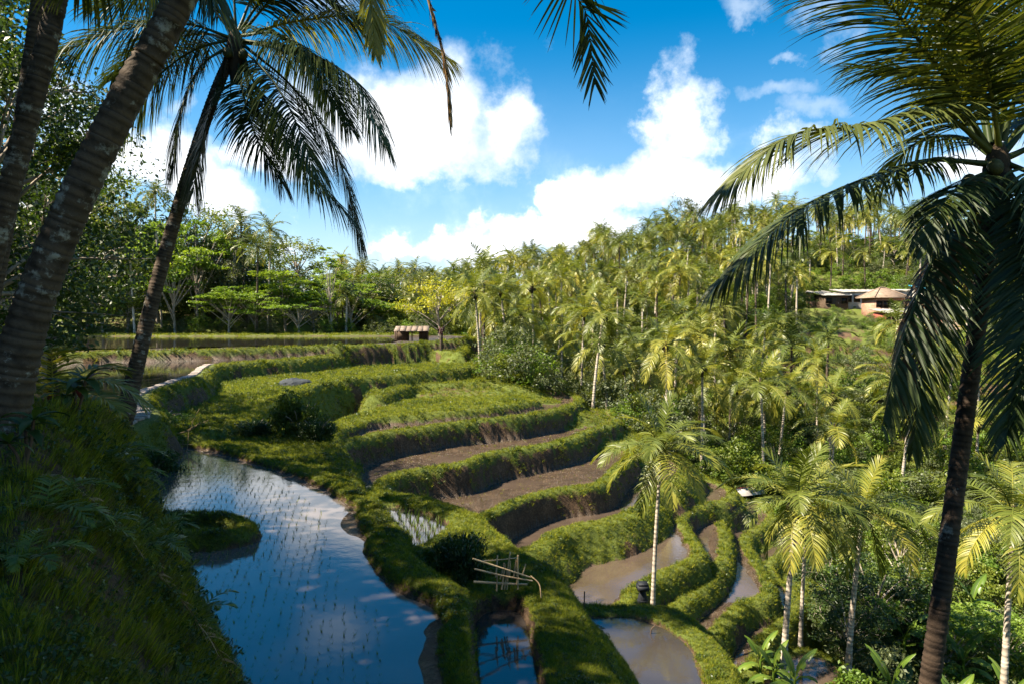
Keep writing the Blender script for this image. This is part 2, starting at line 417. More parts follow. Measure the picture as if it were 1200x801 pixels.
# ------------------------------------------------------------------ the land
def catmull(P, k=5):
    P = np.array(P, dtype=np.float64)
    if len(P) < 3: return P
    Q = np.vstack([2 * P[0] - P[1], P, 2 * P[-1] - P[-2]])
    out = []
    for i in range(1, len(Q) - 2):
        p0, p1, p2, p3 = Q[i - 1:i + 3]
        for t in np.linspace(0, 1, k, endpoint=False):
            out.append(0.5 * (2 * p1 + (p2 - p0) * t + (2 * p0 - 5 * p1 + 4 * p2 - p3) * t ** 2 + (3 * p1 - p0 - 3 * p2 + p3) * t ** 3))
    out.append(P[-1])
    return np.array(out)

def sdist(x, y, poly):
    """signed distance, positive inside"""
    x = x.astype(np.float32); y = y.astype(np.float32)
    d2 = np.full(len(x), 1e12, np.float32); ins = np.zeros(len(x), bool)
    P = poly.astype(np.float32)
    for a, b in zip(P, np.roll(P, -1, axis=0)):
        ex, ey = b - a
        wx, wy = x - a[0], y - a[1]
        t = np.clip((wx * ex + wy * ey) / (ex * ex + ey * ey + 1e-9), 0, 1)
        d2 = np.minimum(d2, (wx - t * ex) ** 2 + (wy - t * ey) ** 2)
        if ey != 0:
            c = (a[1] > y) != (b[1] > y)
            ins ^= c & (wx < (y - a[1]) * ex / ey)
    return np.where(ins, np.sqrt(d2), -np.sqrt(d2))

def rimpoly(rim, z, close):
    r = catmull([at(px, py, z) for px, py in rim])
    return np.vstack([r, np.array(close, dtype=np.float64)])

# terrace plates: the level of the floor, the run of the outer rim, how the outline closes (under higher ground), rim bank, slope of the face
PLATES = []
def plate(name, z, rim, close, bh=0.22, bw=0.55, slope=2.4, soil=0.6, water=None, mud=1.0, zr=None):
    PLATES.append(dict(name=name, z=z, poly=rimpoly(rim, zr if zr is not None else z + bh, close), bh=bh, bw=bw, slope=slope, soil=soil, water=water, mud=mud))

plate('R4', -13.6, [(905, 830), (930, 812), (975, 806), (990, 790), (975, 772), (945, 762), (925, 765)], [at(880, 790, -13.6), at(870, 830, -13.6)], 0.14, 0.35, 2.0, 0.3, 'water_mud')
plate('R3', -12.8, [(860, 800), (884, 775), (890, 750), (905, 736), (925, 715), (928, 694), (908, 677), (897, 664), (902, 654), (930, 645), (945, 636)], [at(925, 622, -12.8), at(880, 612, -12.8), at(850, 640, -12.8), at(800, 720, -12.8), at(820, 800, -12.8)], 0.16, 0.34, 2.6, 0.2, 'water_mud')
plate('R2', -12.0, [(800, 770), (834, 742), (852, 720), (868, 706), (890, 699), (899, 690), (892, 668), (881, 654), (871, 636), (874, 624), (890, 616), (905, 605)], [at(890, 590, -12), at(850, 590, -12), at(815, 640, -12), at(780, 700, -12), at(770, 770, -12)], 0.18, 0.36, 2.8, 0.25, 'water_mud')
plate('R1', -11.3, [(760, 745), (786, 712), (806, 695), (826, 679), (845, 653), (848, 632), (843, 612), (837, 602), (846, 596), (862, 592)], [at(858, 584, -11.3), at(820, 575, -11.3), at(780, 620, -11.3), at(740, 690, -11.3), at(730, 745, -11.3)], 0.18, 0.38, 2.4, 0.2, 'water_mud')
plate('E5', -10.5, [(690, 735), (727, 708), (744, 687), (775, 670), (808, 656), (816, 645), (807, 628), (798, 612), (801, 600), (821, 590), (848, 585), (858, 578), (850, 570), (830, 562), (812, 552)], [at(800, 545, -10.5), at(740, 570, -10.5), at(680, 620, -10.5), at(620, 690, -10.5), at(620, 740, -10.5)], 0.22, 0.40, 2.8, 0.35, 'water_mud')
plate('E4', -9.4, [(560, 690), (585, 660), (606, 648), (630, 640), (651, 625), (676, 616), (708, 610), (738, 600), (754, 591), (760, 580), (775, 572), (795, 560), (805, 548)], [at(790, 538, -9.4), at(735, 545, -9.4), at(660, 580, -9.4), at(560, 640, -9.4), at(520, 690, -9.4)], 0.30, 0.7, 1.15, 0.25, 'water_mud')
plate('E3', -8.3, [(480, 640), (520, 622), (558, 605), (585, 594), (609, 583), (645, 573), (690, 567), (709, 560), (721, 546), (733, 537), (738, 528)], [at(725, 520, -8.3), at(640, 530, -8.3), at(540, 560, -8.3), at(440, 620, -8.3), at(420, 650, -8.3)], 0.25, 0.40, 3.4, 0.8)
plate('E2', -7.2, [(428, 600), (440, 575), (455, 557), (485, 549), (540, 541), (560, 533), (585, 527), (630, 521), (669, 512), (696, 501), (712, 497), (722, 492)], [at(715, 484, -7.2), at(640, 490, -7.2), at(520, 510, -7.2), at(420, 545, -7.2), at(400, 600, -7.2)], 0.28, 0.42, 3.0, 0.55)
plate('E1', -6.1, [(385, 600), (400, 560), (402, 540), (395, 524), (408, 515), (440, 507), (500, 498), (545, 492), (600, 487), (645, 480), (668, 473), (677, 468), (675, 464)], [at(660, 460, -6.1), at(560, 465, -6.1), at(440, 480, -6.1), at(370, 520, -6.1), at(340, 600, -6.1)], 0.22, 0.42, 3.0, 0.6)
plate('C4', -5.55, [(340, 560), (372, 545), (385, 525), (392, 505), (430, 490), (480, 485), (540, 480), (590, 474), (625, 468)], [at(600, 455, -5.1), at(480, 460, -5.1), at(340, 500, -5.1)], 0.0, 0.4, 2.2, 0.8, None, 0)
plate('C2', -5.0, [(440, 462), (480, 450), (530, 448), (575, 445), (622, 441), (634, 437)], [at(620, 432, -4.65), at(540, 432, -4.65), at(440, 445, -4.65)], 0.12, 0.5, 1.5, 0.2, None, 0)
plate('C', -4.25, [(150, 516), (190, 511), (235, 505), (272, 493), (312, 474), (342, 457), (382, 446), (420, 442), (480, 436), (540, 430), (575, 425), (590, 422)], [at(585, 416, -4.05), at(500, 418, -4.05), at(360, 425, -4.05), (-50, 58), (-40, 26), (-18, 21)], 0.18, 0.5, 1.8, 0.2, None, 0)
plate('F2', -9.3, [(755, 710), (782, 714), (812, 732), (834, 756), (850, 785), (860, 815), (890, 900)], [at(800, 1000, -9.3), at(700, 1000, -9.3), at(690, 760, -9.3)], 0.3, 0.35, 3.0, 0.3, 'water')
plate('F', -8.2, [(600, 718), (650, 714), (700, 713), (750, 715), (790, 729), (820, 751), (836, 776), (845, 805), (860, 900)], [at(860, 1100, -8.2), at(560, 1100, -8.2), at(560, 760, -8.2)], 0.2, 0.55, 1.9, 0.6, 'water')
plate('HG', -4.8, [(425, 575), (455, 579), (495, 586), (535, 601), (580, 640), (622, 668), (638, 690), (648, 725), (664, 765), (688, 801), (740, 900), (800, 1050)], [at(560, 1300, -4.8), at(450, 900, -4.8), at(420, 640, -4.8)], 0.05, 0.5, 1.15, 0.25, None, 0)
plate('D2', -4.4, [(150, 524), (190, 517), (240, 519), (290, 530), (340, 545), (380, 560), (402, 566), (396, 545), (386, 525), (366, 505), (345, 490)], [at(320, 470, -4.4), at(230, 490, -4.4), (-16, 20)], 0.0, 0.5, 2.2, 0.5, None, 0)
plate('D', -4.55, [(120, 560), (170, 519), (215, 516), (262, 522), (312, 536), (362, 551), (402, 569), (430, 587), (446, 612), (452, 642), (484, 670), (530, 694), (545, 712), (542, 740), (548, 770), (562, 801), (600, 900), (660, 1050)], [(-0.5, 3.0), (-5, 4), (-10, 12), (-15, 20)], 0.28, 0.5, 2.2, 0.45, 'water')
plate('island', -4.38, [(180, 606), (210, 603), (240, 603), (264, 605), (280, 610), (283, 615), (268, 619), (238, 621), (205, 622)], [at(180, 624, -4.2), at(165, 615, -4.2)], 0.24, 0.2, 5.0, 0.4, None, 0.0)
plate('B', -3.3, [(100, 512), (150, 496), (174, 487), (163, 470), (182, 456), (226, 442), (241, 429), (281, 424), (342, 420), (400, 415), (460, 412), (505, 410), (537, 411)], [at(548, 404, -3.3), (-30, 82), (-80, 60), (-40, 12), (-13.5, 13)], 0.16, 0.6, 1.9, 0.35, 'water', 0.9)
plate('A', -2.5, [(-400, 418), (0, 414), (150, 411), (250, 409), (345, 406), (430, 403.5), (480, 401.5), (518, 399), (540, 397)], [(-5.0, 84), (-8, 91), (-40, 92), (-150, 96), (-150, 50)], 0.12, 0.5, 2.6, 0.7, 'water', 0.9)
plate('bank', -2.26, [(-500, 392.2), (0, 392.1), (150, 392.1), (300, 392.1), (420, 391.9), (465, 391.5), (490, 391)], [(-11, 102), (-40, 106), (-160, 106)], 0.08, 1.0, 1.2, 0.0, None, 0)

BASE = np.array([
    (-20, 45, -5), (-30, 60, -4.5), (-14, 66, -5), (-45, 70, -4.2), (-80, 72, -4), (-8, 30, -8), (-45, 40, -3.5), (-75, 50, -3), (-15, 22, -6), (-6, 15, -7), (-3, 42, -7.5), (-30, 30, -4.5),
    (-40, 78, -4.4), (-16, 80, -5), (-70, 82, -4.2), (-110, 88, -4.0), (-40, 98, -3.4), (-14, 99, -4.0), (-80, 98, -3.2), (-40, 118, 1.5), (-14, 122, -3.0), (-70, 112, 1.0), (-70, 128, 5), (-60, 45, -3.5), (-40, 24, -3.5), (-22, 8, -0.9), (-110, 60, 3),
    (-4, 88, -5.2), (0, 55, -5.6), (5.5, 46, -6.7), (9, 44, -8.6), (16, 46, -12.2), (15, 30, -14.8), (13, 22, -14.6), (9, 14, -12.5), (5, 6, -8.5), (14, 8, -13), (28, 15, -13.6),
    (45, 65, -8.8), (28, 38, -14.0), (22, 52, -13.8), (12, 66, -12.4), (2, 84, -9), (-9, 104, -6.5), (27, 76, -9.6), (30, 95, -3.6), (40, 120, 1.6), (62, 125, 1.8), (62, 143, 7.5),
    (66, 178, 15.5), (66, 205, 18), (66, 270, 19), (22, 175, 8.0), (22, 120, 0.5), (12, 96, -4.6), (-22, 182, -1.5), (-22, 140, -4.0), (-60, 180, 2), (-110, 150, 8), (0, 300, 4),
    (110, 300, 22), (150, 185, 17), (100, 105, 0), (80, 62, -6), (60, 30, -10), (110, 40, -5), (-110, 300, 9), (-60, 0, 1.0), (0, -25, -1.7), (25, -20, -6), (0, -80, 3), (80, -50, -3), (-90, -60, 4)], dtype=np.float64)

def _phi(r2):
    return np.where(r2 > 1e-9, r2 * np.log(r2 + 1e-12) * 0.5, 0.0)
_n = len(BASE)
_s = 100.0
_P = BASE[:, :2] / _s
_K = _phi(((_P[:, None] - _P[None]) ** 2).sum(-1)) + np.eye(_n) * 2e-4
_A = np.zeros((_n + 3, _n + 3)); _A[:_n, :_n] = _K; _A[:_n, _n] = 1; _A[:_n, _n + 1:] = _P; _A[_n, :_n] = 1; _A[_n + 1:, :_n] = _P.T
_w = np.linalg.solve(_A, np.concatenate([BASE[:, 2], [0, 0, 0]]))

def base_height(x, y):
    h = np.full(len(x), _w[_n]) + _w[_n + 1] * x / _s + _w[_n + 2] * y / _s
    for k in range(_n):
        h = h + _w[k] * _phi((x / _s - _P[k, 0]) ** 2 + (y / _s - _P[k, 1]) ** 2)
    r = np.hypot(x, y)
    return h + (8.0 - h) * sstep(300, 600, r)

CREST = np.array([(3.5, -1.5, -1.7), (0.3, 0.6, -1.66), (-1.7, 2.3, -1.62), (-3.3, 4.5, -1.25), (-4.5, 6.6, -0.98), (-6.1, 10, -1.35), (-8.2, 14, -2.05), (-10.0, 17.2, -2.8), (-11.8, 20, -3.5)])
_mound = np.vstack([CREST[:, :2], [(-15, 20.5), (-17, 16), (-16.5, 8), (-14, -6), (3.5, -6)]])

def land(x, y):
    """height and what covers the land at points x, y"""
    N = len(x)
    h = base_height(x, y)
    r = np.hypot(x, y)
    h += (fbm(x * 0.11, y * 0.11, 3, 4) - 0.5) * 2.2 * sstep(30, 70, r) + (fbm(x * 0.5, y * 0.5, 5, 3) - 0.5) * 0.5
    # stepped fields on the far slope and below the houses
    st = np.exp(-(((x - 31) / 13) ** 2 + ((y - 93) / 11) ** 2)) + 0.9 * np.exp(-(((x - 47) / 14) ** 2 + ((y - 74) / 17) ** 2)) + np.exp(-(((x - 62) / 16) ** 2 + ((y - 140) / 7) ** 2)) * 0.4
    st = np.clip(st * 1.5, 0, 1)
    q = h / 1.3 + (fbm(x * 0.05, y * 0.05, 9, 2) - 0.5) * 1.2
    fr = q - np.floor(q)
    hq = (np.floor(q) + sstep(0.72, 1.0, fr) - (q - h / 1.3)) * 1.3
    h = h * (1 - st) + hq * st
    mud = np.zeros(N); grass = np.full(N, 0.75); grass = np.where(st > 0.3, 0.95, grass)
    soil = np.where(st > 0.4, sstep(0.7, 0.8, fr) * 0.75, fbm(x * 0.2, y * 0.2, 21, 3) * 0.4)
    wet = np.zeros(N)
    wob = fbm(x * 0.9, y * 0.9, 11, 3) * 0.42 + fbm(x * 3.1, y * 3.1, 14, 2) * 0.12 - 0.10
    lump = (fbm(x * 1.3, y * 1.3, 31, 3) - 0.5)
    for p in PLATES:
        z, bh, bw, s = p['z'], p['bh'], p['bw'], p['slope']
        pl = p['poly']
        reach = (z + 17.0) / s + 1.0
        reach = min(reach, 14)
        m = (x > pl[:, 0].min() - reach) & (x < pl[:, 0].max() + reach) & (y > pl[:, 1].min() - reach) & (y < pl[:, 1].max() + reach)
        idx = np.nonzero(m)[0]
        if not len(idx): continue
        xi, yi = x[idx], y[idx]
        sd = sdist(xi, yi, pl) + wob[idx] * np.clip(bw, 0.3, 0.6)
        top = sstep(bw, bw * 0.55, sd)
        floor_n = (fbm(xi * 0.35, yi * 0.35, 41, 3) - 0.5) * 0.22 + (fbm(xi * 2.2, yi * 2.2, 43, 2) - 0.5) * 0.05
        floor_n = floor_n + (0.10 * sstep(bw + 0.75, bw * .8, sd) if p['water'] else 0)
        out = np.maximum(-sd - 0.12, 0)
        rim = z + bh * top + lump[idx] * 0.10 * top
        steep = s * out + 0.22 * out * out
        f = np.where(sd > 0, rim + floor_n * (1 - top) * (1.0 if p['mud'] else 0.5), rim - np.where(out < 0.35, 0.5 * s * out * out / 0.35, steep - 0.175 * s) )
        f += np.where(sd < 0, lump[idx] * 0.5 * np.clip(out, 0, 1), 0)
        up_ = f > h[idx]
        j = idx[up_]
        sdu, outu, tu = sd[up_], out[up_], top[up_]
        h[j] = f[up_]
        infl = (tu < 0.22)
        mud[j] = np.where(infl, p['mud'], 0)
        wet[j] = np.where(infl & (p['water'] is not None), 1, 0)
        face = sstep(0.25, 1.3, outu * s)
        soil[j] = np.where(sdu > 0, np.where(tu < 0.7, 0.55, 0.12) * (1.0 if p['mud'] else 0.2), p['soil'] * face * 0.9)
        slump = sstep(0.56, 0.66, fbm(xi[up_] * 0.75, yi[up_] * 0.75, 77, 3))
        grass[j] = np.where(infl & (p['mud'] > 0), 0.0, np.where(sdu > 0, 1.0, np.clip(1.0 - 0.75 * p['soil'] * face - 0.75 * slump * face, 0.03, 1)))
        soil[j] = np.where(sdu > 0, soil[j], np.clip(soil[j] + 0.6 * slump * face, 0, 1))
    # the grassy knoll the camera stands beside
    m = (x > -26) & (x < 9) & (y > -12) & (y < 26)
    idx = np.nonzero(m)[0]
    xi, yi = x[idx], y[idx]
    sd = sdist(xi, yi, _mound)
    zc = np.interp(yi + 0.35 * (xi + 4), CREST[:, 1] + 0.35 * (CREST[:, 0] + 4), CREST[:, 2])
    out = np.maximum(-sd, 0)
    lm = (fbm(xi * 0.8, yi * 0.8, 51, 4) - 0.5) * 0.9 + (fbm(xi * 3.5, yi * 3.5, 57, 3) - 0.5) * 0.22
    kf = sstep(7.5, 12, yi)
    f = zc - ((0.85 + 1.2 * kf) * out + (0.62 + 1.3 * kf) * out * out) + lm * np.clip(0.15 + out * 0.7, 0, 0.8) - 0.02 * np.maximum(sd, 0)
    up_ = f > h[idx]
    j = idx[up_]
    h[j] = f[up_]
    mud[j] = 0; wet[j] = 0
    bare = sstep(0.48, 0.62, fbm(xi * 1.3, yi * 1.3, 61, 3))[up_]
    flat = sstep(0.5, -0.2, out[up_]) * sstep(4.6, 6.0, yi[up_])
    soil[j] = np.clip(0.42 + 0.45 * bare + 0.3 * flat, 0, 1)
    grass[j] = np.clip(0.72 - 0.55 * bare - 0.35 * flat, 0.10, 1)
    # dug ponds
    for poly, zf in PONDS:
        idx = np.nonzero((x > poly[:, 0].min() - 2) & (x < poly[:, 0].max() + 2) & (y > poly[:, 1].min() - 2) & (y < poly[:, 1].max() + 2))[0]
        sd = sdist(x[idx], y[idx], poly)
        c = zf + np.maximum(-sd, 0) * 5.0
        dn = c < h[idx]
        h[idx[dn]] = c[dn]
        k = idx[dn & (sd > 0)]; mud[k] = 1; wet[k] = 1; grass[k] = 0
        k = idx[dn & (sd <= 0)]; soil[k] = 0.9; grass[k] = 0.4
    return h, mud, grass, soil, wet

HPOND = catmull([at(px, py, -4.85) for px, py in [(449, 594), (470, 594), (500, 602), (524, 614), (512, 626), (494, 640), (476, 645), (462, 630), (450, 612), (449, 594)]])[:-1]
GPOND = catmull([at(px, py, -5.05) for px, py in [(558, 728), (572, 716), (600, 713), (614, 725), (622, 760), (630, 801), (640, 880), (610, 960), (575, 880), (563, 790), (558, 728)]])[:-1]
PONDS = [(HPOND, -4.98), (GPOND, -5.2)]

def ground():
    a1 = np.linspace(R(-44), R(44), 860)
    a2 = np.linspace(R(44), R(316), 70)[1:-1]
    ang = np.concatenate([a1, a2])
    rr = [0.5]
    while rr[-1] < 3500:
        r_ = rr[-1]
        rr.append(r_ * (1.012 if r_ < 6 else 1.0065 if r_ < 62 else 1.016 if r_ < 230 else 1.12))
    rr = np.array(rr)
    A_, R_ = np.meshgrid(ang, rr, indexing='ij')
    x, y = (np.sin(A_) * R_).ravel(), (np.cos(A_) * R_).ravel()
    h, mud, grass, soil, wet = land(x, y)
    na, nr = len(ang), len(rr)
    V = np.stack([x, y, h], axis=1)
    i = np.arange(na)[:, None]; j = np.arange(nr - 1)[None]
    ii = (i + 1) % na
    F = np.stack([i * nr + j, i * nr + j + 1, ii * nr + j + 1, ii * nr + j], axis=-1).reshape(-1, 4)[:, ::-1]
    me = bpy.data.meshes.new('ground')
    c = len(V)
    V = np.vstack([V, [0, 0, h.reshape(na, nr)[:, 0].mean()]])
    T = np.stack([np.arange(na) * nr, ((np.arange(na) + 1) % na) * nr, np.full(na, c)], axis=-1)[:, ::-1]
    loops = np.concatenate([F.ravel(), T.ravel()]).astype(np.int32)
    st = np.concatenate([np.arange(len(F)) * 4, len(F) * 4 + np.arange(len(T)) * 3]).astype(np.int32)
    me.vertices.add(len(V)); me.vertices.foreach_set('co', V.astype(np.float32).ravel())
    me.loops.add(len(loops)); me.loops.foreach_set('vertex_index', loops)
    me.polygons.add(len(st)); me.polygons.foreach_set('loop_start', st)
    for k, arr in (('mud', mud), ('soil', soil)):
        a = me.attributes.new(k, 'FLOAT', 'POINT'); a.data.foreach_set('value', np.append(arr, 0).astype(np.float32))
    me.update(calc_edges=True)
    me.polygons.foreach_set('use_smooth', np.ones(len(st), dtype=bool))
    me.materials.append(M['ground'])
    link('ground', me, kind='structure', label='terraced hillside ground of grass banks mud and soil')
    return ang, rr, (na, nr), h, grass, mud, wet, soil
ANG, RR, SHP, GH, GG, GM, GW, GS = ground()

def lookup(x, y, arr):
    """bilinear value of a ground field in the dense sector"""
    a = np.arctan2(x, y); r = np.hypot(x, y)
    G = arr.reshape(SHP)
    fa = np.interp(a, ANG[:860], np.arange(860)); fr = np.interp(r, RR, np.arange(len(RR)))
    i = np.clip(fa.astype(int), 0, 858); j = np.clip(fr.astype(int), 0, len(RR) - 2)
    u, v = fa - i, fr - j
    return (G[i, j] * (1 - u) + G[i + 1, j] * u) * (1 - v) + (G[i, j + 1] * (1 - u) + G[i + 1, j + 1] * u) * v

def gz(x, y):
    if abs(math.atan2(x, y)) < R(43.5):
        return float(lookup(np.array([x]), np.array([y]), GH)[0])
    return float(land(np.array([float(x)]), np.array([float(y)]))[0][0])

# water sheets
def sheet(poly, z, mat, label):
    me = bpy.data.meshes.new('paddy_water')
    bm = bmesh.new()
    vs = [bm.verts.new((p[0], p[1], z)) for p in poly]
    f = bm.faces.new(vs)
    if f.normal.z < 0: f.normal_flip()
    bmesh.ops.triangulate(bm, faces=[f])
    bm.normal_update()
    for q in bm.faces:
        if q.normal.z < 0: q.normal_flip()
    bm.to_mesh(me); bm.free()
    me.materials.append(mat)
    o = link('paddy_water', me, kind='structure', label=label)
    return o
WL = {'R4': 'small muddy pool by the banana plants', 'R3': 'lowest ribbon of muddy water between grass banks', 'R2': 'muddy water ribbon winding between grass banks', 'R1': 'short muddy water ribbon beside the white palm trunk',
      'E5': 'broad muddy pool behind the white palm trunk', 'E4': 'muddy pool under the dark earth bank', 'F2': 'narrow strip of water at the foot of a curved bank', 'F': 'dark still pool with a curved bank',
      'D': 'large flooded paddy with rows of seedlings mirroring clouds', 'B': 'shaded pond beside the stepping stone path', 'A': 'highest flooded paddy below the forest'}
for p in PLATES:
    if p['name'] == 'A':
        p = dict(p, poly=np.vstack([[at(px, py, -2.41) for px, py in [(-500, 414), (0, 410), (150, 408), (345, 404.5), (430, 402.5), (466, 399), (455, 395)]], [(-19, 88), (-60, 90), (-140, 93), (-140, 55)]]))
    if p['water']:
        sheet(p['poly'], p['z'] + (0.10 if p['water'] == 'water_mud' else {'A': 0.11, 'B': 0.15}.get(p['name'], 0.12)), M['water_far' if p['name'] == 'A' else 'water_clear' if p['name'] in ('F', 'F2', 'B') else p['water']], WL[p['name']])
for poly, zf, lb in ((HPOND, -4.88, 'small triangular pool with tall seedlings'), (GPOND, -5.08, 'narrow pool in front of the bamboo fence')):
    c = poly.mean(axis=0)
    sheet(c + (poly - c) * 1.02, zf, M['water_clear'], lb)
for p in PLATES:
    if p['name'] in ('E2', 'E3'):
        sheet(p['poly'], p['z'] - 0.012, M['water_mud'], {'E2': 'shallow puddles on the middle mud terrace', 'E3': 'shallow puddles on the mud terrace under the tall earth bank'}[p['name']])

# ------------------------------------------------------------------ scattering (stuff only)
def instancer(name, protos, pts, rot, scl, pick, label, kind='stuff'):
    """points that carry copies of the prototypes"""
    pc = bpy.data.collections.new(name + '_kinds')
    for k, (pn, me) in enumerate(protos):
        o = bpy.data.objects.new('%02d_%s' % (k, pn), me); pc.objects.link(o)
    me = bpy.data.meshes.new(name)
    me.vertices.add(len(pts)); me.vertices.foreach_set('co', np.asarray(pts, dtype=np.float32).ravel())
    a = me.attributes.new('rot', 'FLOAT_VECTOR', 'POINT'); a.data.foreach_set('vector', np.asarray(rot, dtype=np.float32).ravel())
    a = me.attributes.new('scl', 'FLOAT_VECTOR', 'POINT'); a.data.foreach_set('vector', np.asarray(scl, dtype=np.float32).ravel())
    a = me.attributes.new('pick', 'INT', 'POINT'); a.data.foreach_set('value', np.asarray(pick, dtype=np.int32))
    o = link(name, me, kind=kind, label=label)
    ng = bpy.data.node_groups.new(name + '_scatter', 'GeometryNodeTree')
    ng.interface.new_socket('Geometry', in_out='INPUT', socket_type='NodeSocketGeometry')
    ng.interface.new_socket('Geometry', in_out='OUTPUT', socket_type='NodeSocketGeometry')
    N, L = ng.nodes, ng.links
    gi, go = N.new('NodeGroupInput'), N.new('NodeGroupOutput')
    ip = N.new('GeometryNodeInstanceOnPoints'); ci = N.new('GeometryNodeCollectionInfo')
    ci.inputs['Collection'].default_value = pc; ci.inputs['Separate Children'].default_value = True; ci.inputs['Reset Children'].default_value = True
    def named(k, t):
        q = N.new('GeometryNodeInputNamedAttribute'); q.data_type = t; q.inputs['Name'].default_value = k
        return next(s for s in q.outputs if s.enabled and s.name == 'Attribute')
    L.new(gi.outputs[0], ip.inputs['Points']); L.new(ci.outputs[0], ip.inputs['Instance'])
    ip.inputs['Pick Instance'].default_value = True
    L.new(named('pick', 'INT'), ip.inputs['Instance Index'])
    L.new(named('rot', 'FLOAT_VECTOR'), ip.inputs['Rotation']); L.new(named('scl', 'FLOAT_VECTOR'), ip.inputs['Scale'])
    L.new(ip.outputs[0], go.inputs[0])
    md = o.modifiers.new('scatter', 'NODES'); md.node_group = ng
    return o

def tuft_mesh(name, mat, blades=10, spread=0.4, bend=0.5, width=0.06, segs=2, seed=0, hmin=0.5):
    g = np.random.default_rng(seed); b = MB()
    for k in range(blades):
        a = g.uniform(0, 6.283); r = spread * math.sqrt(g.uniform()); H = g.uniform(hmin, 1.0)
        p = np.array([math.cos(a) * r * .6, math.sin(a) * r * .6, -0.05]); az = a + g.normal(0, 0.7)
        out = np.array([math.cos(az), math.sin(az), 0]); w = np.array([-math.sin(az), math.cos(az), 0]) * width * g.uniform(.6, 1.2)
        bd = bend * g.uniform(0.3, 1.3); V = []
        for s in range(segs + 1):
            t = s / segs
            c = p + np.array([0, 0, H * t * (1 - 0.25 * bd * t)]) + out * bd * H * t * t
            wd = w * (1 - t) if s < segs else w * 0.02
            V += [c - wd, c + wd]
        F = [(2 * s, 2 * s + 1, 2 * s + 3, 2 * s + 2) for s in range(segs)]
        b.add(V, F, np.clip(g.normal(0.45, 0.2), 0, 1))
    return b.mesh(name, mat)

def leaf_quads(b, C, size, g, up=0.6, tint=None, asp=0.5):
    """leaf-sized kites at the points C, mostly facing up"""
    n = len(C)
    nrm = g.normal(0, 1, (n, 3)) * (1 - up) + np.array([0, 0, 1]) * up
    nrm /= np.linalg.norm(nrm, axis=1)[:, None]
    d = g.normal(0, 1, (n, 3)); d -= (d * nrm).sum(1)[:, None] * nrm; d /= np.linalg.norm(d, axis=1)[:, None] + 1e-9
    s = np.cross(nrm, d)
    L = (size * g.uniform(0.6, 1.35, n))[:, None]
    V = np.stack([C - d * L * 0.5, C + s * L * asp * 0.5 + nrm * L * .08, C + d * L * 0.5 - nrm * L * 0.12, C - s * L * asp * 0.5 + nrm * L * .08], axis=1).reshape(-1, 3)
    F = np.arange(n * 4).reshape(-1, 4)
    t = np.clip(g.normal(0.5, 0.2, n), 0, 1) if tint is None else np.clip(tint + g.normal(0, 0.13, n), 0, 1)
    b.add(V, F, np.repeat(t, 4))

def weed_mesh(name, mat, seed):
    g = np.random.default_rng(seed); b = MB()
    n = 16
    a = g.uniform(0, 6.283, n); r = 0.45 * np.sqrt(g.uniform(0, 1, n)); z = g.uniform(0.2, 0.95, n) * (1 - r * .6)
    leaf_quads(b, np.stack([np.cos(a) * r, np.sin(a) * r, z], axis=1), 0.30, g, 0.55, None, 0.55)
    for k in range(4):
        aa = g.uniform(0, 6.28)
        b.tube([(0, 0, -.05), (.12 * math.cos(aa), .12 * math.sin(aa), .4), (.3 * math.cos(aa), .3 * math.sin(aa), .8)], 0.012, 3, 0.3, False)
    return b.mesh(name, mat)

M['clod'] = barkmat('mud_clod', (0.045, 0.028, 0.017), (0.10, 0.064, 0.040), (0.17, 0.115, 0.072), 0, 9, 0.6)
def clod_mesh():
    g = np.random.default_rng(12); b = MB()
    for k in range(7):
        a, r_ = g.uniform(0, 6.28), g.uniform(0, .7); c = np.array([r_ * math.cos(a), r_ * math.sin(a), 0.0]); q = g.uniform(.10, .28)
        n = 6; an = np.linspace(0, 2 * np.pi, n, endpoint=False)
        lo = c + np.stack([np.cos(an), np.sin(an), an * 0 - .1], 1) * q * g.uniform(.8, 1.2, (n, 1)); hi = c + np.stack([np.cos(an) * .6, np.sin(an) * .6, an * 0 + g.uniform(.4, .9)], 1) * q * g.uniform(.8, 1.2, (n, 1))
        V = np.vstack([lo, hi, hi.mean(0) + (0, 0, q * .15)])
        F = [(i, (i + 1) % n, n + (i + 1) % n, n + i) for i in range(n)] + [(n + i, n + (i + 1) % n, 2 * n, 2 * n) for i in range(n)]
        b.add(V, F, .5)
    return b.mesh('clod', M['clod'])
TUFTS = [('short_tuft', tuft_mesh('short_tuft', M['grass'], 14, 0.75, 0.45, 0.050, 2, 1)),
         ('fine_tuft', tuft_mesh('fine_tuft', M['grass'], 18, 0.65, 0.65, 0.035, 2, 2)),
         ('long_tuft', tuft_mesh('long_tuft', M['grass'], 11, 0.35, 0.75, 0.040, 3, 3)),
         ('dry_tuft', tuft_mesh('dry_tuft', M['grass_dry'], 9, 0.5, 0.8, 0.035, 2, 4)),
         ('weed', weed_mesh('weed', M['leaf_mid'], 5)), ('small_weed', weed_mesh('small_weed', M['leaf_dark'], 6)), ('clod', clod_mesh())]

PATH_RUN = catmull([at(px, py, -3.12) for px, py in [(136, 499), (152, 494), (168, 487), (164, 477), (157, 468), (166, 459), (186, 451), (208, 444), (226, 439), (236, 431), (247, 426), (268, 423), (296, 421)]], 12)
def onmud_(md, keep):
    return md[np.nonzero(keep)[0]] > .3

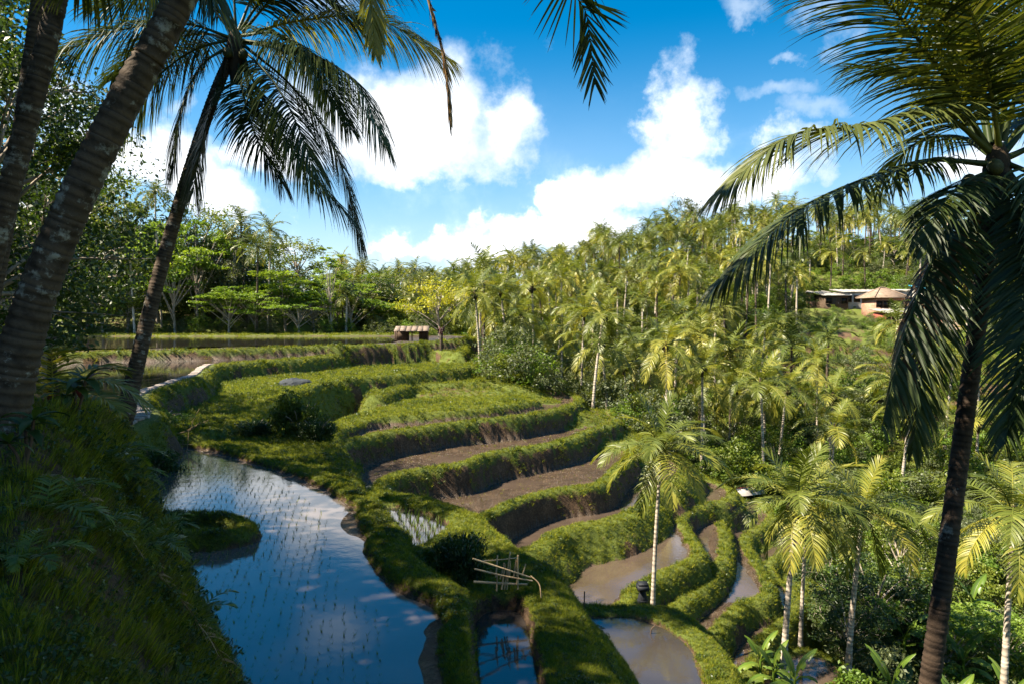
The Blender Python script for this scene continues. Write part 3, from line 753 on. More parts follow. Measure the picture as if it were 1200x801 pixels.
def grass_points():
    g = np.random.default_rng(3)
    n = 760000
    a = g.uniform(R(-42), R(41), n); lr = g.uniform(math.log(1.6), math.log(105), n); r = np.exp(lr)
    x, y = np.sin(a) * r, np.cos(a) * r
    z, gr, md, wt = (lookup(x, y, q) for q in (GH, GG, GM, GW))
    e = 0.02 * r * 0.35 + 0.02
    zx = (lookup(x + e, y, GH) - lookup(x - e, y, GH)) / (2 * e); zy = (lookup(x, y + e, GH) - lookup(x, y - e, GH)) / (2 * e)
    keep = ((g.uniform(0, 1, n) < gr ** 1.4) & (md < 0.3)) | ((md > 0.5) & (wt < .3) & (g.uniform(0, 1, n) < .16))
    # hidden or out of sight: facing away from the camera steeply
    nv = np.stack([-zx, -zy, np.ones(n)], axis=1); nv /= np.linalg.norm(nv, axis=1)[:, None]
    vd = np.stack([x, y, z], axis=1); vd /= np.linalg.norm(vd, axis=1)[:, None]
    keep &= (nv * vd).sum(1) < 0.35
    # the beaten path stays clear
    npth = np.nonzero(keep & (x < -5) & (y > 14) & (y < 48))[0]
    dmin = np.full(len(npth), 99.0)
    for q in PATH_RUN[::3]:
        dy = y[npth] - q[1]
        dmin = np.minimum(dmin, np.hypot(x[npth] - q[0], np.where(dy < 0, dy * 0.45, dy)))
    keep[npth[dmin < 0.55]] = False
    k = np.nonzero(keep)[0]
    x, y, z, r, nv = x[k], y[k], z[k], r[k], nv[k]
    m = len(k)
    knoll = (sdist(x, y, _mound) > -3.6) & (r < 20) & (z > -3.9)
    sz = np.clip(0.04 + 0.0033 * r, 0.055, 0.30) * g.uniform(0.6, 1.4, m)
    tall = np.where(fbm(x * 0.7, y * 0.7, 71, 2) > 0.60, 1.3, 0.9)
    sz = np.where(knoll, g.uniform(0.06, 0.15, m) * (0.7 + 0.05 * r) * tall, sz)
    sz = np.where(onmud_(md, keep), sz * .7, sz)
    hs_ = sz * g.uniform(0.7, 1.25, m) * np.where(knoll, 1.25, 0.85) * np.where(r > 14, 0.95, 1)
    tilt = 0.55
    ax = np.stack([nv[:, 0] * tilt, nv[:, 1] * tilt, nv[:, 2] * tilt + (1 - tilt)], axis=1); ax /= np.linalg.norm(ax, axis=1)[:, None]
    rx = np.arcsin(np.clip(-ax[:, 1], -1, 1)); ry = np.arctan2(ax[:, 0], ax[:, 2]); rz = g.uniform(0, 6.283, m)
    # spin about the tuft's own axis first, then lean it
    cz, sz_ = np.cos(rz), np.sin(rz)
    rot = np.stack([rx, ry, np.zeros(m)], axis=1)
    u = g.uniform(0, 1, m)
    pick = np.where(u < 0.38, 0, np.where(u < 0.72, 1, np.where(u < 0.87, 2, np.where(u < 0.93, 3, np.where(u < 0.975, 4, 5)))))
    onmud = md[k] > .3
    pick = np.where(onmud, np.where(u < .28, 3, np.where(u < .42, 0, 6)), pick)
    pk = np.where(u < 0.24, 0, np.where(u < 0.40, 1, np.where(u < 0.58, 2, np.where(u < 0.88, 3, np.where(u < 0.93, 4, 5)))))
    pick = np.where(knoll, pk, pick)
    rough_ = (fbm(x * 1.1, y * 1.1, 91, 3) > .60) & ~onmud & ~(knoll & (x > -7))
    sz = np.where(rough_, sz * 1.55, sz); hs_ = np.where(rough_, hs_ * 1.45, hs_)
    u2 = g.uniform(0, 1, m)
    pick = np.where(rough_, np.where(u2 < .40, 2, np.where(u2 < .72, 0, np.where(u2 < .82, 3, np.where(u2 < .94, 4, 5)))), pick)
    # Euler XYZ with z applied last would spin the lean: fold the spin into the axis angles instead
    E = []
    Rm = np.zeros((m, 3, 3))
    up_ = ax
    t1 = np.stack([cz, sz_, np.zeros(m)], axis=1); t1 -= (t1 * up_).sum(1)[:, None] * up_; t1 /= np.linalg.norm(t1, axis=1)[:, None]
    t2 = np.cross(up_, t1)
    Rm[:, :, 0], Rm[:, :, 1], Rm[:, :, 2] = t1, t2, up_
    ey = -np.arcsin(np.clip(Rm[:, 2, 0], -1, 1)); ex = np.arctan2(Rm[:, 2, 1], Rm[:, 2, 2]); ez = np.arctan2(Rm[:, 1, 0], Rm[:, 0, 0])
    rot = np.stack([ex, ey, ez], axis=1)
    scl = np.stack([sz, sz, hs_], axis=1)
    return np.stack([x, y, z - 0.01], axis=1), rot, scl, pick
instancer('grass', TUFTS, *grass_points(), 'short green grass and weeds growing on the terrace banks')

# ------------------------------------------------------------------ palms
def arc_path(L, pitch, sag, n=14, side=0.0):
    """rachis leaving the crown along +X at the pitch, bending down by sag (radians over its length)"""
    P = [np.zeros(3)]; t = np.linspace(0, 1, n)
    for k in range(1, n):
        a = pitch - sag * (t[k] ** 1.25); s = side * t[k]
        P.append(P[-1] + L / (n - 1) * np.array([math.cos(a) * math.cos(s), math.cos(a) * math.sin(s), math.sin(a)]))
    return np.array(P)

def frond_into(b, P, leaf=0.9, pairs=60, width=0.035, droop=0.5, segs=3, start=0.16, g=None, rad=0.03, tint=0.5, up=(0, 0, 1), bare=0.0, gap=0.0, fold=0.25):
    P = np.asarray(P, dtype=np.float64)
    seglen = np.linalg.norm(np.diff(P, axis=0), axis=1); s = np.concatenate([[0], np.cumsum(seglen)]); s /= s[-1]
    L = seglen.sum()
    b.tube(P, np.interp(s, [0, 0.12, 1], [rad * 1.5, rad, rad * 0.15]), 5, min(tint + 0.12, 1), False)
    n = pairs
    t = np.repeat(np.linspace(start, 0.995, n), 2) + g.normal(0, 0.3 / n, 2 * n)
    t = np.clip(t, start, 1.0)
    side = np.tile([1.0, -1.0], n)
    if gap > 0:
        k = g.uniform(0, 1, 2 * n) > gap
        t, side = t[k], side[k]
    m = len(t)
    pos = np.stack([np.interp(t, s, P[:, i]) for i in range(3)], axis=1)
    T = np.gradient(P, axis=0); T = np.stack([np.interp(t, s, T[:, i]) for i in range(3)], axis=1); T /= np.linalg.norm(T, axis=1)[:, None]
    upv = np.array(up, dtype=np.float64)
    S = np.cross(T, upv); nn = np.linalg.norm(S, axis=1)
    S /= np.maximum(nn, 1e-3)[:, None]
    Nn = np.cross(S, T)
    u = (t - start) / (1 - start)
    ln = leaf * (0.45 + 0.75 * np.sin(np.pi * np.clip(u * 0.80 + 0.14, 0, 1)) ** 0.8) * np.where(u > 0.85, 1 - (u - 0.85) * 2.2, 1) * g.uniform(0.82, 1.1, m)
    an = np.interp(u, [0, 0.5, 1], [R(70), R(56), R(24)]) + g.normal(0, 0.07, m)
    d = np.cos(an)[:, None] * T + (np.sin(an) * side)[:, None] * S + (fold + g.normal(0, 0.06, m))[:, None] * Nn
    d /= np.linalg.norm(d, axis=1)[:, None]
    W = T - (T * d).sum(1)[:, None] * d
    W /= np.linalg.norm(W, axis=1)[:, None] + 1e-9
    W = W + g.normal(0, 0.25, (m, 3)); 
    dr = droop * g.uniform(0.7, 1.35, m)
    V = np.zeros((m, segs + 1, 2, 3)); p = pos.copy()
    prof = np.interp(np.linspace(0, 1, segs + 1), [0, 0.3, 0.7, 1], [0.7, 1.0, 0.7, 0.06])
    for k in range(segs + 1):
        w = W * (width * prof[k]) * 0.5
        V[:, k, 0], V[:, k, 1] = p - w, p + w
        if k < segs:
            d = d + np.array([0, 0, -1.0]) * (dr * (1.4 if k else 0.7) / segs)[:, None] * (0.6 + 0.8 * k / segs)
            d /= np.linalg.norm(d, axis=1)[:, None]
            p = p + d * (ln / segs)[:, None]
    base = np.arange(m)[:, None] * (segs + 1) * 2 + np.arange(segs)[None] * 2
    F = np.stack([base, base + 1, base + 3, base + 2], axis=-1).reshape(-1, 4)
    tt = np.clip(tint + g.normal(0, 0.10, m) + np.where(u > 0.8, 0.08, 0), 0, 1)
    b.add(V.reshape(-1, 3), F, np.repeat(tt, (segs + 1) * 2))

def trunk_mesh(name, P, r0, r1, mat, sides=10, rings=True, step=0.09, flare=1.6, seed=0, flare_len=0.09):
    g = np.random.default_rng(seed)
    P = catmull(P, 8); sl_ = np.linalg.norm(np.diff(P, axis=0), axis=1); s = np.concatenate([[0], np.cumsum(sl_)]); L = s[-1]
    n = max(8, int(L / step) * (3 if rings else 1))
    t = np.linspace(0, 1, n)
    if rings: t = np.sort(np.clip(t + np.repeat(g.normal(0, 0.22 / (n / 3), n // 3 + 1), 3)[:n], 0, 1)); t[0], t[-1] = 0, 1
    Q = np.stack([np.interp(t * L, s, P[:, i]) for i in range(3)], axis=1)
    rad = r0 + (r1 - r0) * t
    rad = rad * (1 + (flare - 1) * np.exp(-t / flare_len))
    tint = np.full(n, 0.8)
    if rings:
        k = np.arange(n) % 3
        rad = rad * (1 + np.array([-0.045, 0.04, 0.01])[k] + g.normal(0, 0.012, n))
        tint = np.array([0.30, 1.0, 0.85])[k] * g.uniform(0.75, 1.15, n)
    else:
        rad = rad * (1 + g.normal(0, 0.02, n)); tint = g.uniform(0.65, 1.1, n)
    b = MB()
    b.tube(Q, rad, sides, np.repeat(tint, sides), False)
    me = b.mesh(name, mat, True)
    return me

# --- frond meshes shared by the palms further off (each: pitch, sag)
FROND_KINDS = [(80, 35, 0.72), (62, 70, 0.9), (45, 85, 1.0), (28, 85, 1.0), (10, 75, 1.0), (-12, 60, 0.97), (-38, 42, 0.9), (-64, 22, 0.8)]
def frond_set(tag_, mat, L, pairs, segs, seeds=2, width=0.05):
    out = []
    for k, (pt, sg, ls) in enumerate(FROND_KINDS):
        for q in range(seeds):
            g = np.random.default_rng(100 + k * 10 + q + int(L * 100)); b = MB()
            P = arc_path(L * ls * g.uniform(0.92, 1.06), R(pt), R(sg * g.uniform(0.85, 1.2)), 9, g.normal(0, 0.18))
            frond_into(b, P, L * 0.21, pairs, width, 0.45 + 0.5 * (k / 7), segs, 0.18, g, 0.035, 0.42 + 0.03 * k, gap=0.04)
            out.append((k, b.mesh('frond', mat if k < 7 or q else M['frond_dead'])))
    return out
FR_MID = frond_set('mid', M['frond_sun'], 3.4, 44, 3, 2, 0.050)

def crown_layout(g, n):
    """(kind, azimuth) of each frond of a crown"""
    kinds = [0, 0, 1, 1, 1, 2, 2, 2, 2, 3, 3, 3, 3, 4, 4, 4, 5, 5, 5, 6, 6, 7]
    out = []
    for i in range(n):
        out.append((kinds[int(i * len(kinds) / n)], (i * 2.39996 + g.normal(0, 0.2)) % 6.283))
    return out

def crown_mesh(seed, L, mat, n=20, pairs=22, segs=2, width=0.085):
    g = np.random.default_rng(seed); b = MB()
    for k, az in crown_layout(g, n):
        pt, sg, ls = FROND_KINDS[k]
        P = arc_path(L * ls * g.uniform(0.85, 1.1), R(pt + g.normal(0, 6)), R(sg * g.uniform(0.8, 1.25)), 7, g.normal(0, 0.2))
        c, s_ = math.cos(az), math.sin(az)
        P = np.stack([P[:, 0] * c - P[:, 1] * s_, P[:, 0] * s_ + P[:, 1] * c, P[:, 2]], axis=1)
        dry = k >= 6 and g.uniform() < 0.45
        frond_into(b, P, L * 0.21, pairs, width, 0.4 + 0.5 * k / 7, segs, 0.18, g, 0.04, 0.95 if dry else 0.30 + 0.055 * k, gap=0.03)
    for k in range(5):
        a = g.uniform(0, 6.28)
        b.tube([(0.15 * math.cos(a), 0.15 * math.sin(a), -0.05), (0.24 * math.cos(a), 0.24 * math.sin(a), -0.38)], [0.07, 0.12], 5, 0.7)
    return b.mesh('crown', mat)

CROWNS = [crown_mesh(11, 3.5, M['frond_sun']), crown_mesh(12, 3.7, M['frond_sun'], 22), crown_mesh(13, 3.3, M['frond'], 18), crown_mesh(14, 3.9, M['frond'], 21), crown_mesh(15, 3.1, M['frond_sun'], 16)]
def std_trunk(seed, H, mat, r0=0.17, r1=0.11):
    g = np.random.default_rng(seed)
    a, bnd = g.uniform(0, 6.28), g.uniform(0.02, 0.10) * H
    P = [(0, 0, -1.0), (0, 0, 0), (bnd * .5 * math.cos(a), bnd * .5 * math.sin(a), H * .4), (bnd * math.cos(a), bnd * math.sin(a), H * .75), (bnd * 1.1 * math.cos(a), bnd * 1.1 * math.sin(a), H)]
    return trunk_mesh('trunk', P, r0, r1, mat, 7, False, 0.5, 1.5, seed), Vector((bnd * 1.1 * math.cos(a), bnd * 1.1 * math.sin(a), H))
TRUNKS = [std_trunk(s, H, M['bark_pale'] if s % 2 else M['bark_palm']) for s, H in ((21, 7.5), (22, 9.0), (23, 10.5), (24, 12.0), (25, 8.2), (27, 6.0))]

EXTRA_STUFF = []
def far_palm(x, y, ti, ci, cs, label, group, rz, zs=1.0):
    z = gz(x, y)
    tm, top = TRUNKS[ti]
    e = empty('coconut_palm', (x, y, z - 0.1), rz, label=label, cat='palm tree', group=group)
    e.scale = (1, 1, 1)
    t = link('trunk', tm, e); t.scale = (1, 1, zs)
    c = link('crown', CROWNS[ci], e); c.location = (top.x, top.y, top.z * zs - 0.1); c.scale = (cs, cs, cs)
    c.rotation_euler = (random.gauss(0, .08), random.gauss(0, .08), random.uniform(0, 6.28))
    return e

def mid_palm(x, y, H, L, label, group, n=19, lean=(0, 0), mat=None, r=0.15, dead=2, base=None, seed=0, fset=None):
    """a palm with every frond a part of its own"""
    g = np.random.default_rng(seed)
    z = gz(x, y) if base is None else base
    e = empty('coconut_palm', (x, y, z), 0, label=label, cat='palm tree', group=group)
    lx, ly = lean
    P = [(0, 0, -0.6), (0, 0, 0), (lx * .25, ly * .25, H * .35), (lx * .62, ly * .62, H * .7), (lx, ly, H)]
    link('trunk', trunk_mesh('trunk', P, r, r * .62, mat or M['bark_pale'], 9, True, 0.16, 1.5, seed), e)
    sc = L / 3.4
    pool = fset or FR_MID
    for i, (k, az) in enumerate(crown_layout(g, n)):
        ms = [m for kk, m in pool if kk == k]
        f = link('frond', ms[int(g.integers(len(ms)))], e)
        f.location = (lx + 0.08 * math.cos(az), ly + 0.08 * math.sin(az), H - 0.05 + 0.02 * (7 - k))
        s_ = sc * g.uniform(0.9, 1.1)
        f.scale = (s_, s_, s_)
        f.rotation_euler = (g.normal(0, 0.12), g.normal(0, 0.10), az)
    b = MB()
    b.tube([(lx, ly, H - 0.75), (lx, ly, H - 0.3), (lx, ly, H + 0.1), (lx, ly, H + 0.35)], [r * .65, r * 1.15, r * 1.2, r * .4], 8, 0.5)
    link('crown_shaft', b.mesh('crown_shaft', M['fibre'], True), e)
    for q in range(int(g.integers(3, 7))):
        link('coconut', NUT, e).location = (lx + 0.26 * math.cos(q * 1.3), ly + 0.26 * math.sin(q * 1.3), H - 0.22 - 0.1 * (q % 2))
    return e

def nut_mesh():
    bm = bmesh.new(); bmesh.ops.create_icosphere(bm, subdivisions=2, radius=0.12)
    for v in bm.verts:
        v.co.z *= 1.25; k = 1 + 0.06 * math.cos(3 * math.atan2(v.co.y, v.co.x)); v.co.x *= k; v.co.y *= k
    me = bpy.data.meshes.new('coconut'); bm.to_mesh(me); bm.free(); me.materials.append(M['nut'])
    me.polygons.foreach_set('use_smooth', np.ones(len(me.polygons), dtype=bool))
    return me
NUT = nut_mesh()

# the palms that stand on and below the terraces
def seen_palm(px, py_base, d, px_top, py_top, L, label, seed, n=20, r=0.15, mat=None, group=None, fset=None):
    bpt, tp = atd(px, py_base, d), atd(px_top, py_top, d)
    return mid_palm(bpt.x, bpt.y, tp.z - bpt.z, L, label, group, n, (tp.x - bpt.x, 0.15), mat, r, base=bpt.z, seed=seed, fset=fset)
seen_palm(765, 709, 24.6, 776, 528, 2.6, 'slender pale trunked coconut palm beside the small black stone post', 1, 21, 0.085)
seen_palm(917, 800, 24.0, 936, 588, 2.75, 'tallest coconut palm rising from the banana plants below the ribbon paddies', 2, 24, 0.125)
seen_palm(938, 752, 27.5, 948, 600, 2.4, 'thin curved coconut palm just behind the taller palm over the banana plants', 3, 14, 0.09)
seen_palm(994, 782, 25.5, 1014, 598, 2.75, 'coconut palm leaning over the dark thicket beside the big dark trunk', 4, 22, 0.115)
seen_palm(1176, 815, 22.0, 1192, 606, 2.9, 'coconut palm with brown dead fronds at the edge of the broad leaved thicket', 5, 19, 0.115)

# ------------------------------------------------------------------ the near palms, each frond its own shape
def px_path(pts):
    return catmull([tuple(atd(px, py, d)) for px, py, d in pts], 6)

def near_palm(label, trunk, r0, r1, fronds, mat, nuts=(), seed=0, flare=1.5, lm=1.25, fl=0.09, group=None, shaft=True):
    """trunk and fronds as runs of (pixel x, pixel y, depth); the fronds also (material, tint, droop)"""
    P = px_path(trunk); o = Vector(P[0])
    e = empty('coconut_palm', o, 0, label=label, cat='palm tree', group=group)
    link('trunk', trunk_mesh('trunk', P - np.array(o), r0, r1, mat, 18, True, 0.085, flare, seed, fl), e)
    top = P[-1] - np.array(o)
    for k, (pts, fm, tint, droop, lf, bare, *more) in enumerate(fronds):
        kw = more[0] if more else {}
        g = np.random.default_rng(seed * 50 + k); b = MB()
        Q = px_path(pts) - np.array(o)
        Lq = np.linalg.norm(np.diff(Q, axis=0), axis=1).sum()
        dr = np.linalg.norm(Q[-1] - Q[0])
        frond_into(b, Q, lf * lm, int(32 * Lq), 0.033, droop * 1.3, 5, bare, g, 0.034, tint, gap=0.05, **{'fold': 0.05, **kw})
        link('frond', b.mesh('frond', M[fm]), e)
    if shaft:
        b = MB()
        b.tube([top + (0, 0, -0.9), top + (0, 0, -0.35), top + (0, 0, 0.1), top + (0, 0, 0.32), top + (0, 0, .46)], [r1 * 1.0, r1 * 1.5, r1 * 1.6, r1 * 1.1, r1 * .4], 10, 0.5)
        link('crown_shaft', b.mesh('crown_shaft', M['fibre'], True), e)
    if shaft and nuts:
        g = np.random.default_rng(seed + 5)
        for k in range(9):
            a = g.uniform(0, 6.28); q = np.array([math.cos(a), math.sin(a), 0]); b = MB(); ln = g.uniform(.5, 1.2)
            b.tube(catmull([top + (0, 0, -.15), top + q * .22 + (0, 0, -.2), top + q * (.3 + .1 * ln) + (0, 0, -.3 - ln)], 4), np.linspace(.03, .012, 9), 5, .4, False)
            link('dead_stalk', b.mesh('dead_stalk', M['fibre'], True), e)
    for (px, py, d, s) in nuts:
        n_ = link('coconut', NUT, e); n_.location = atd(px, py, d) - o; n_.scale = (s, s, s); n_.rotation_euler = (0.3, 0.2, px)
    return e

FN, FS, FD = 'frond_near', 'frond', 'frond_dead'
# the big palm at the edge of the valley (its trunk rises from far below)
c5 = (1168, 190, 9.4)
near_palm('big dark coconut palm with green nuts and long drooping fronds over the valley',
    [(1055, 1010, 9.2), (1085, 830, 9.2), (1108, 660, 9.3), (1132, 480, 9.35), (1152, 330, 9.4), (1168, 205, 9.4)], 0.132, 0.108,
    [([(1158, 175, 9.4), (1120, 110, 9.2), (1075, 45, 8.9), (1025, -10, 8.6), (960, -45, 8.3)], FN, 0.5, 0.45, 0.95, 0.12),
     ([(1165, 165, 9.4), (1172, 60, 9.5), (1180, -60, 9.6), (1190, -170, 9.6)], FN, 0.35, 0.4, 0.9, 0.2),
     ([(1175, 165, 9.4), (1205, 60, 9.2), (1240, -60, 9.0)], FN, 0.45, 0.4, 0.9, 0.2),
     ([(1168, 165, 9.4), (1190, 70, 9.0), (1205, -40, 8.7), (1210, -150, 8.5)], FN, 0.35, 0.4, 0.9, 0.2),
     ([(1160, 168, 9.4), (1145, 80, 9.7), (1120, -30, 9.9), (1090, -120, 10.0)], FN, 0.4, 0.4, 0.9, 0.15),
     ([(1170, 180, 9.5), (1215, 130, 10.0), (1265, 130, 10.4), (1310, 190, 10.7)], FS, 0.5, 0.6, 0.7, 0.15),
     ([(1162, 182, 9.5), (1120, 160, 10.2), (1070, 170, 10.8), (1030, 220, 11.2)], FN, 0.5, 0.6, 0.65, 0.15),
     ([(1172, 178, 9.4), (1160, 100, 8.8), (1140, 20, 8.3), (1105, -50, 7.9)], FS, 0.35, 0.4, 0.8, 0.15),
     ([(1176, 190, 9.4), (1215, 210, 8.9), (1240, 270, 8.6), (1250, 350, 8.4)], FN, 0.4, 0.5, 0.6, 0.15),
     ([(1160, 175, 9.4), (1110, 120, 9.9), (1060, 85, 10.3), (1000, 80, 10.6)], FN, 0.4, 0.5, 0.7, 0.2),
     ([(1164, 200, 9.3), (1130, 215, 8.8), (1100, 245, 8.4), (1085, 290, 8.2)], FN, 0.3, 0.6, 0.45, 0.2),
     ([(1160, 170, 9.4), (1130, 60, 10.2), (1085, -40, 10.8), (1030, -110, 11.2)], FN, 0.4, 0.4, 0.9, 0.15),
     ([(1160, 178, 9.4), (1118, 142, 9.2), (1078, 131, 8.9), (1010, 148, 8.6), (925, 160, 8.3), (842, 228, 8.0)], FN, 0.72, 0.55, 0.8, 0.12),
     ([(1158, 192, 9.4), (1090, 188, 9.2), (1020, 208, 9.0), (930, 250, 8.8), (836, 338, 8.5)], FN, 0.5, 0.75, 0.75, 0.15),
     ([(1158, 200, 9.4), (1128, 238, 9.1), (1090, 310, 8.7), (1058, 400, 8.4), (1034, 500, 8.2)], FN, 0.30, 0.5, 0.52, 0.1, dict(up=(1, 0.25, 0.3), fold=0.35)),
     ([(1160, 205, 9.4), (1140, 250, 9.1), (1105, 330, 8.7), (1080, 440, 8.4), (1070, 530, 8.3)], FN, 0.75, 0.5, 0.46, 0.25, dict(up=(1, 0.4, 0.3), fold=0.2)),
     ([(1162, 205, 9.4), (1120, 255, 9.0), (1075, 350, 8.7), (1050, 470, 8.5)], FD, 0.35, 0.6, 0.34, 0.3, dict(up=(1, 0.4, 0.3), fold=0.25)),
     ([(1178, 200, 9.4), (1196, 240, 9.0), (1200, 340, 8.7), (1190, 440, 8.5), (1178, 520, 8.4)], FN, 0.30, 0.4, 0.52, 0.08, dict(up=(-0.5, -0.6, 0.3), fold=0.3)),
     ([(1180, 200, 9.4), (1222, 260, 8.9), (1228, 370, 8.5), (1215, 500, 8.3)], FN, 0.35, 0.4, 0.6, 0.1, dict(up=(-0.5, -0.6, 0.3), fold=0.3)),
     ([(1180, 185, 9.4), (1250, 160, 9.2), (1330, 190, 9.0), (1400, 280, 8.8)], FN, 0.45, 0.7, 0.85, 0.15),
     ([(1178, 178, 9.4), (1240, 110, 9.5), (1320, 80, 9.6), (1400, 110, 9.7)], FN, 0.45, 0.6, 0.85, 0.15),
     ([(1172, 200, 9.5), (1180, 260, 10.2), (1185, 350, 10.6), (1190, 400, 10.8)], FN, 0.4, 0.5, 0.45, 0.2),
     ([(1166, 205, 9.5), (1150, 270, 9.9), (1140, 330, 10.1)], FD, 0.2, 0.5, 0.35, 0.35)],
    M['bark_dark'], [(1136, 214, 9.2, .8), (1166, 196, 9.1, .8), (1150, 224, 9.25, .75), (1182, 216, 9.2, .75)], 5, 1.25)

# the leaning palm beside the path
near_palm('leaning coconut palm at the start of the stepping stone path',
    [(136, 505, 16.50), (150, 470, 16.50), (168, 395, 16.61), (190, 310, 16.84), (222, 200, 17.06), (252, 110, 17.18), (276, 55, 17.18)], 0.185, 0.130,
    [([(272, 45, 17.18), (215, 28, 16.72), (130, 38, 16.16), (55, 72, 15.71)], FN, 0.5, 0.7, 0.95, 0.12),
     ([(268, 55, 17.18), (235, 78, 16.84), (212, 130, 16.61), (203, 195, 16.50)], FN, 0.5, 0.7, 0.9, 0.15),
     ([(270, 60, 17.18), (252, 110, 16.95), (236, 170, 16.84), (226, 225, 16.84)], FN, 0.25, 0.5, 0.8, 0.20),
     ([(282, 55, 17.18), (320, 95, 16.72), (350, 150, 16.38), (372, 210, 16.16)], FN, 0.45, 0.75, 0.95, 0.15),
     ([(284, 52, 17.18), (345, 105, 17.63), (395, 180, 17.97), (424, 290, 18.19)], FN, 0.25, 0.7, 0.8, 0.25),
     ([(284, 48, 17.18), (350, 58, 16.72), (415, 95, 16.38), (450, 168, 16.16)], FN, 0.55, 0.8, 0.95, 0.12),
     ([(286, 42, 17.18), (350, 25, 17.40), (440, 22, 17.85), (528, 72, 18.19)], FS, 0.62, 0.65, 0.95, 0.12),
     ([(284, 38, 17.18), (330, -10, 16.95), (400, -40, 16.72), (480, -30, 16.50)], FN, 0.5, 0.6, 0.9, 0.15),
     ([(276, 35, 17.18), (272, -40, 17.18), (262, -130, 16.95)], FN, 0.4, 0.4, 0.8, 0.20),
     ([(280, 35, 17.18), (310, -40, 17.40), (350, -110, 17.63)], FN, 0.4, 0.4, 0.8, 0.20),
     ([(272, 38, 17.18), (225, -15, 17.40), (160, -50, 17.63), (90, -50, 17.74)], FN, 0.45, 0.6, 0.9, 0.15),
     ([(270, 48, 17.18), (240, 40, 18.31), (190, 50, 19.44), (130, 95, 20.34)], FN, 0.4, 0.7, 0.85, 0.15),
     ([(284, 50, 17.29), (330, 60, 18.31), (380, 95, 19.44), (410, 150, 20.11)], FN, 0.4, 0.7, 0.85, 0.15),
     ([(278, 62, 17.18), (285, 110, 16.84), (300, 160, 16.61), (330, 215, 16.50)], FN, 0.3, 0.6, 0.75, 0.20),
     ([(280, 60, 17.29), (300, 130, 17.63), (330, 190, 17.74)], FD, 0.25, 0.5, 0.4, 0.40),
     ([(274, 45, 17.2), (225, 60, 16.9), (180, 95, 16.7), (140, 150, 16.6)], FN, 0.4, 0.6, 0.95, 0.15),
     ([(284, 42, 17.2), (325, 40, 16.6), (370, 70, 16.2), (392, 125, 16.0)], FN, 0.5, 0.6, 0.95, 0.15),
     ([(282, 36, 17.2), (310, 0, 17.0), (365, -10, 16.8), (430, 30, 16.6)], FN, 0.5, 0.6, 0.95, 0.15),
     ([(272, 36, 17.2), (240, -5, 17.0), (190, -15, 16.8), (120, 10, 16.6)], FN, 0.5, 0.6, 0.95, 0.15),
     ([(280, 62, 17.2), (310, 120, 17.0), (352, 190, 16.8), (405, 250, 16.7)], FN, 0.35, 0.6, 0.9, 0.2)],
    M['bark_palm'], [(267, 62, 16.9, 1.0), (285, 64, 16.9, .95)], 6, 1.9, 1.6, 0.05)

# thick leaning trunk close to the camera, its crown above the frame
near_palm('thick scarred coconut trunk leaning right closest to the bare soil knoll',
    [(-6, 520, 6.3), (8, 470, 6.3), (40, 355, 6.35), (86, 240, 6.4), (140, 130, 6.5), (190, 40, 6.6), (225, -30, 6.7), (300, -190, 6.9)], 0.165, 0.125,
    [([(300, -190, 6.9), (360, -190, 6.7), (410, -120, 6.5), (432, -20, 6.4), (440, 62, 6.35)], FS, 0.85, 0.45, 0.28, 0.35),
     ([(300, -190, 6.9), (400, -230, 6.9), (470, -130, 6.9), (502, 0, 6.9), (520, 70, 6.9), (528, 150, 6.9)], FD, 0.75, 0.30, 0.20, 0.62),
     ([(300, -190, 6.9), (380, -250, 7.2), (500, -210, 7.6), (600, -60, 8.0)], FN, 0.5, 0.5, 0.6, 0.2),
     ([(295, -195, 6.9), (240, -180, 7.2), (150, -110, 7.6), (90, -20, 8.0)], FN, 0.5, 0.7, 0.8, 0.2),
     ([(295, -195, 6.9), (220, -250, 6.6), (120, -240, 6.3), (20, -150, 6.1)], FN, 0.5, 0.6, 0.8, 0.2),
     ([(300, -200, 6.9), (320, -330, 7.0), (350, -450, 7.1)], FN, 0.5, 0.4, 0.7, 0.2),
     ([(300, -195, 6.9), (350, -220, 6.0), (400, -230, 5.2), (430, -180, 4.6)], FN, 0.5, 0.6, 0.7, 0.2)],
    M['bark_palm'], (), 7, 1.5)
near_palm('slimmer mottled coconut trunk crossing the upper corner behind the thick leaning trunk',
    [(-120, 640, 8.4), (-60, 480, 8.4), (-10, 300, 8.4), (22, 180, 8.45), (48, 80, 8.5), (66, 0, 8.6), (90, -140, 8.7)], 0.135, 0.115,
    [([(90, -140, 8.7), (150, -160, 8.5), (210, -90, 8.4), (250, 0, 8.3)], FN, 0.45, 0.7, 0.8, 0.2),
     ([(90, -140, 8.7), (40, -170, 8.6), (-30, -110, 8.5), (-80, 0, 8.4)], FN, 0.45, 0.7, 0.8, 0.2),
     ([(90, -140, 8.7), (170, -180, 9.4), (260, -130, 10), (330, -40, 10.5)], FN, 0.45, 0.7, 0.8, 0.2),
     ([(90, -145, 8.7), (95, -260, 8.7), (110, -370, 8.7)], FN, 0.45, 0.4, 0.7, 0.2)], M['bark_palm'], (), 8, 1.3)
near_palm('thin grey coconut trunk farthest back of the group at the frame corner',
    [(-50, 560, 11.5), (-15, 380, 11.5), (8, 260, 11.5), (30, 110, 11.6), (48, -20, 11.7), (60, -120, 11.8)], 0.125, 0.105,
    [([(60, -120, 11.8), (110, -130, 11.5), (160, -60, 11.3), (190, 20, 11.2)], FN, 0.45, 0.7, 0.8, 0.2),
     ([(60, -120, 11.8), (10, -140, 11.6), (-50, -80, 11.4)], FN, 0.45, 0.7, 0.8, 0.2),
     ([(60, -125, 11.8), (70, -230, 11.8), (90, -320, 11.8)], FN, 0.45, 0.4, 0.7, 0.2)], M['bark_palm'], (), 9, 1.2)
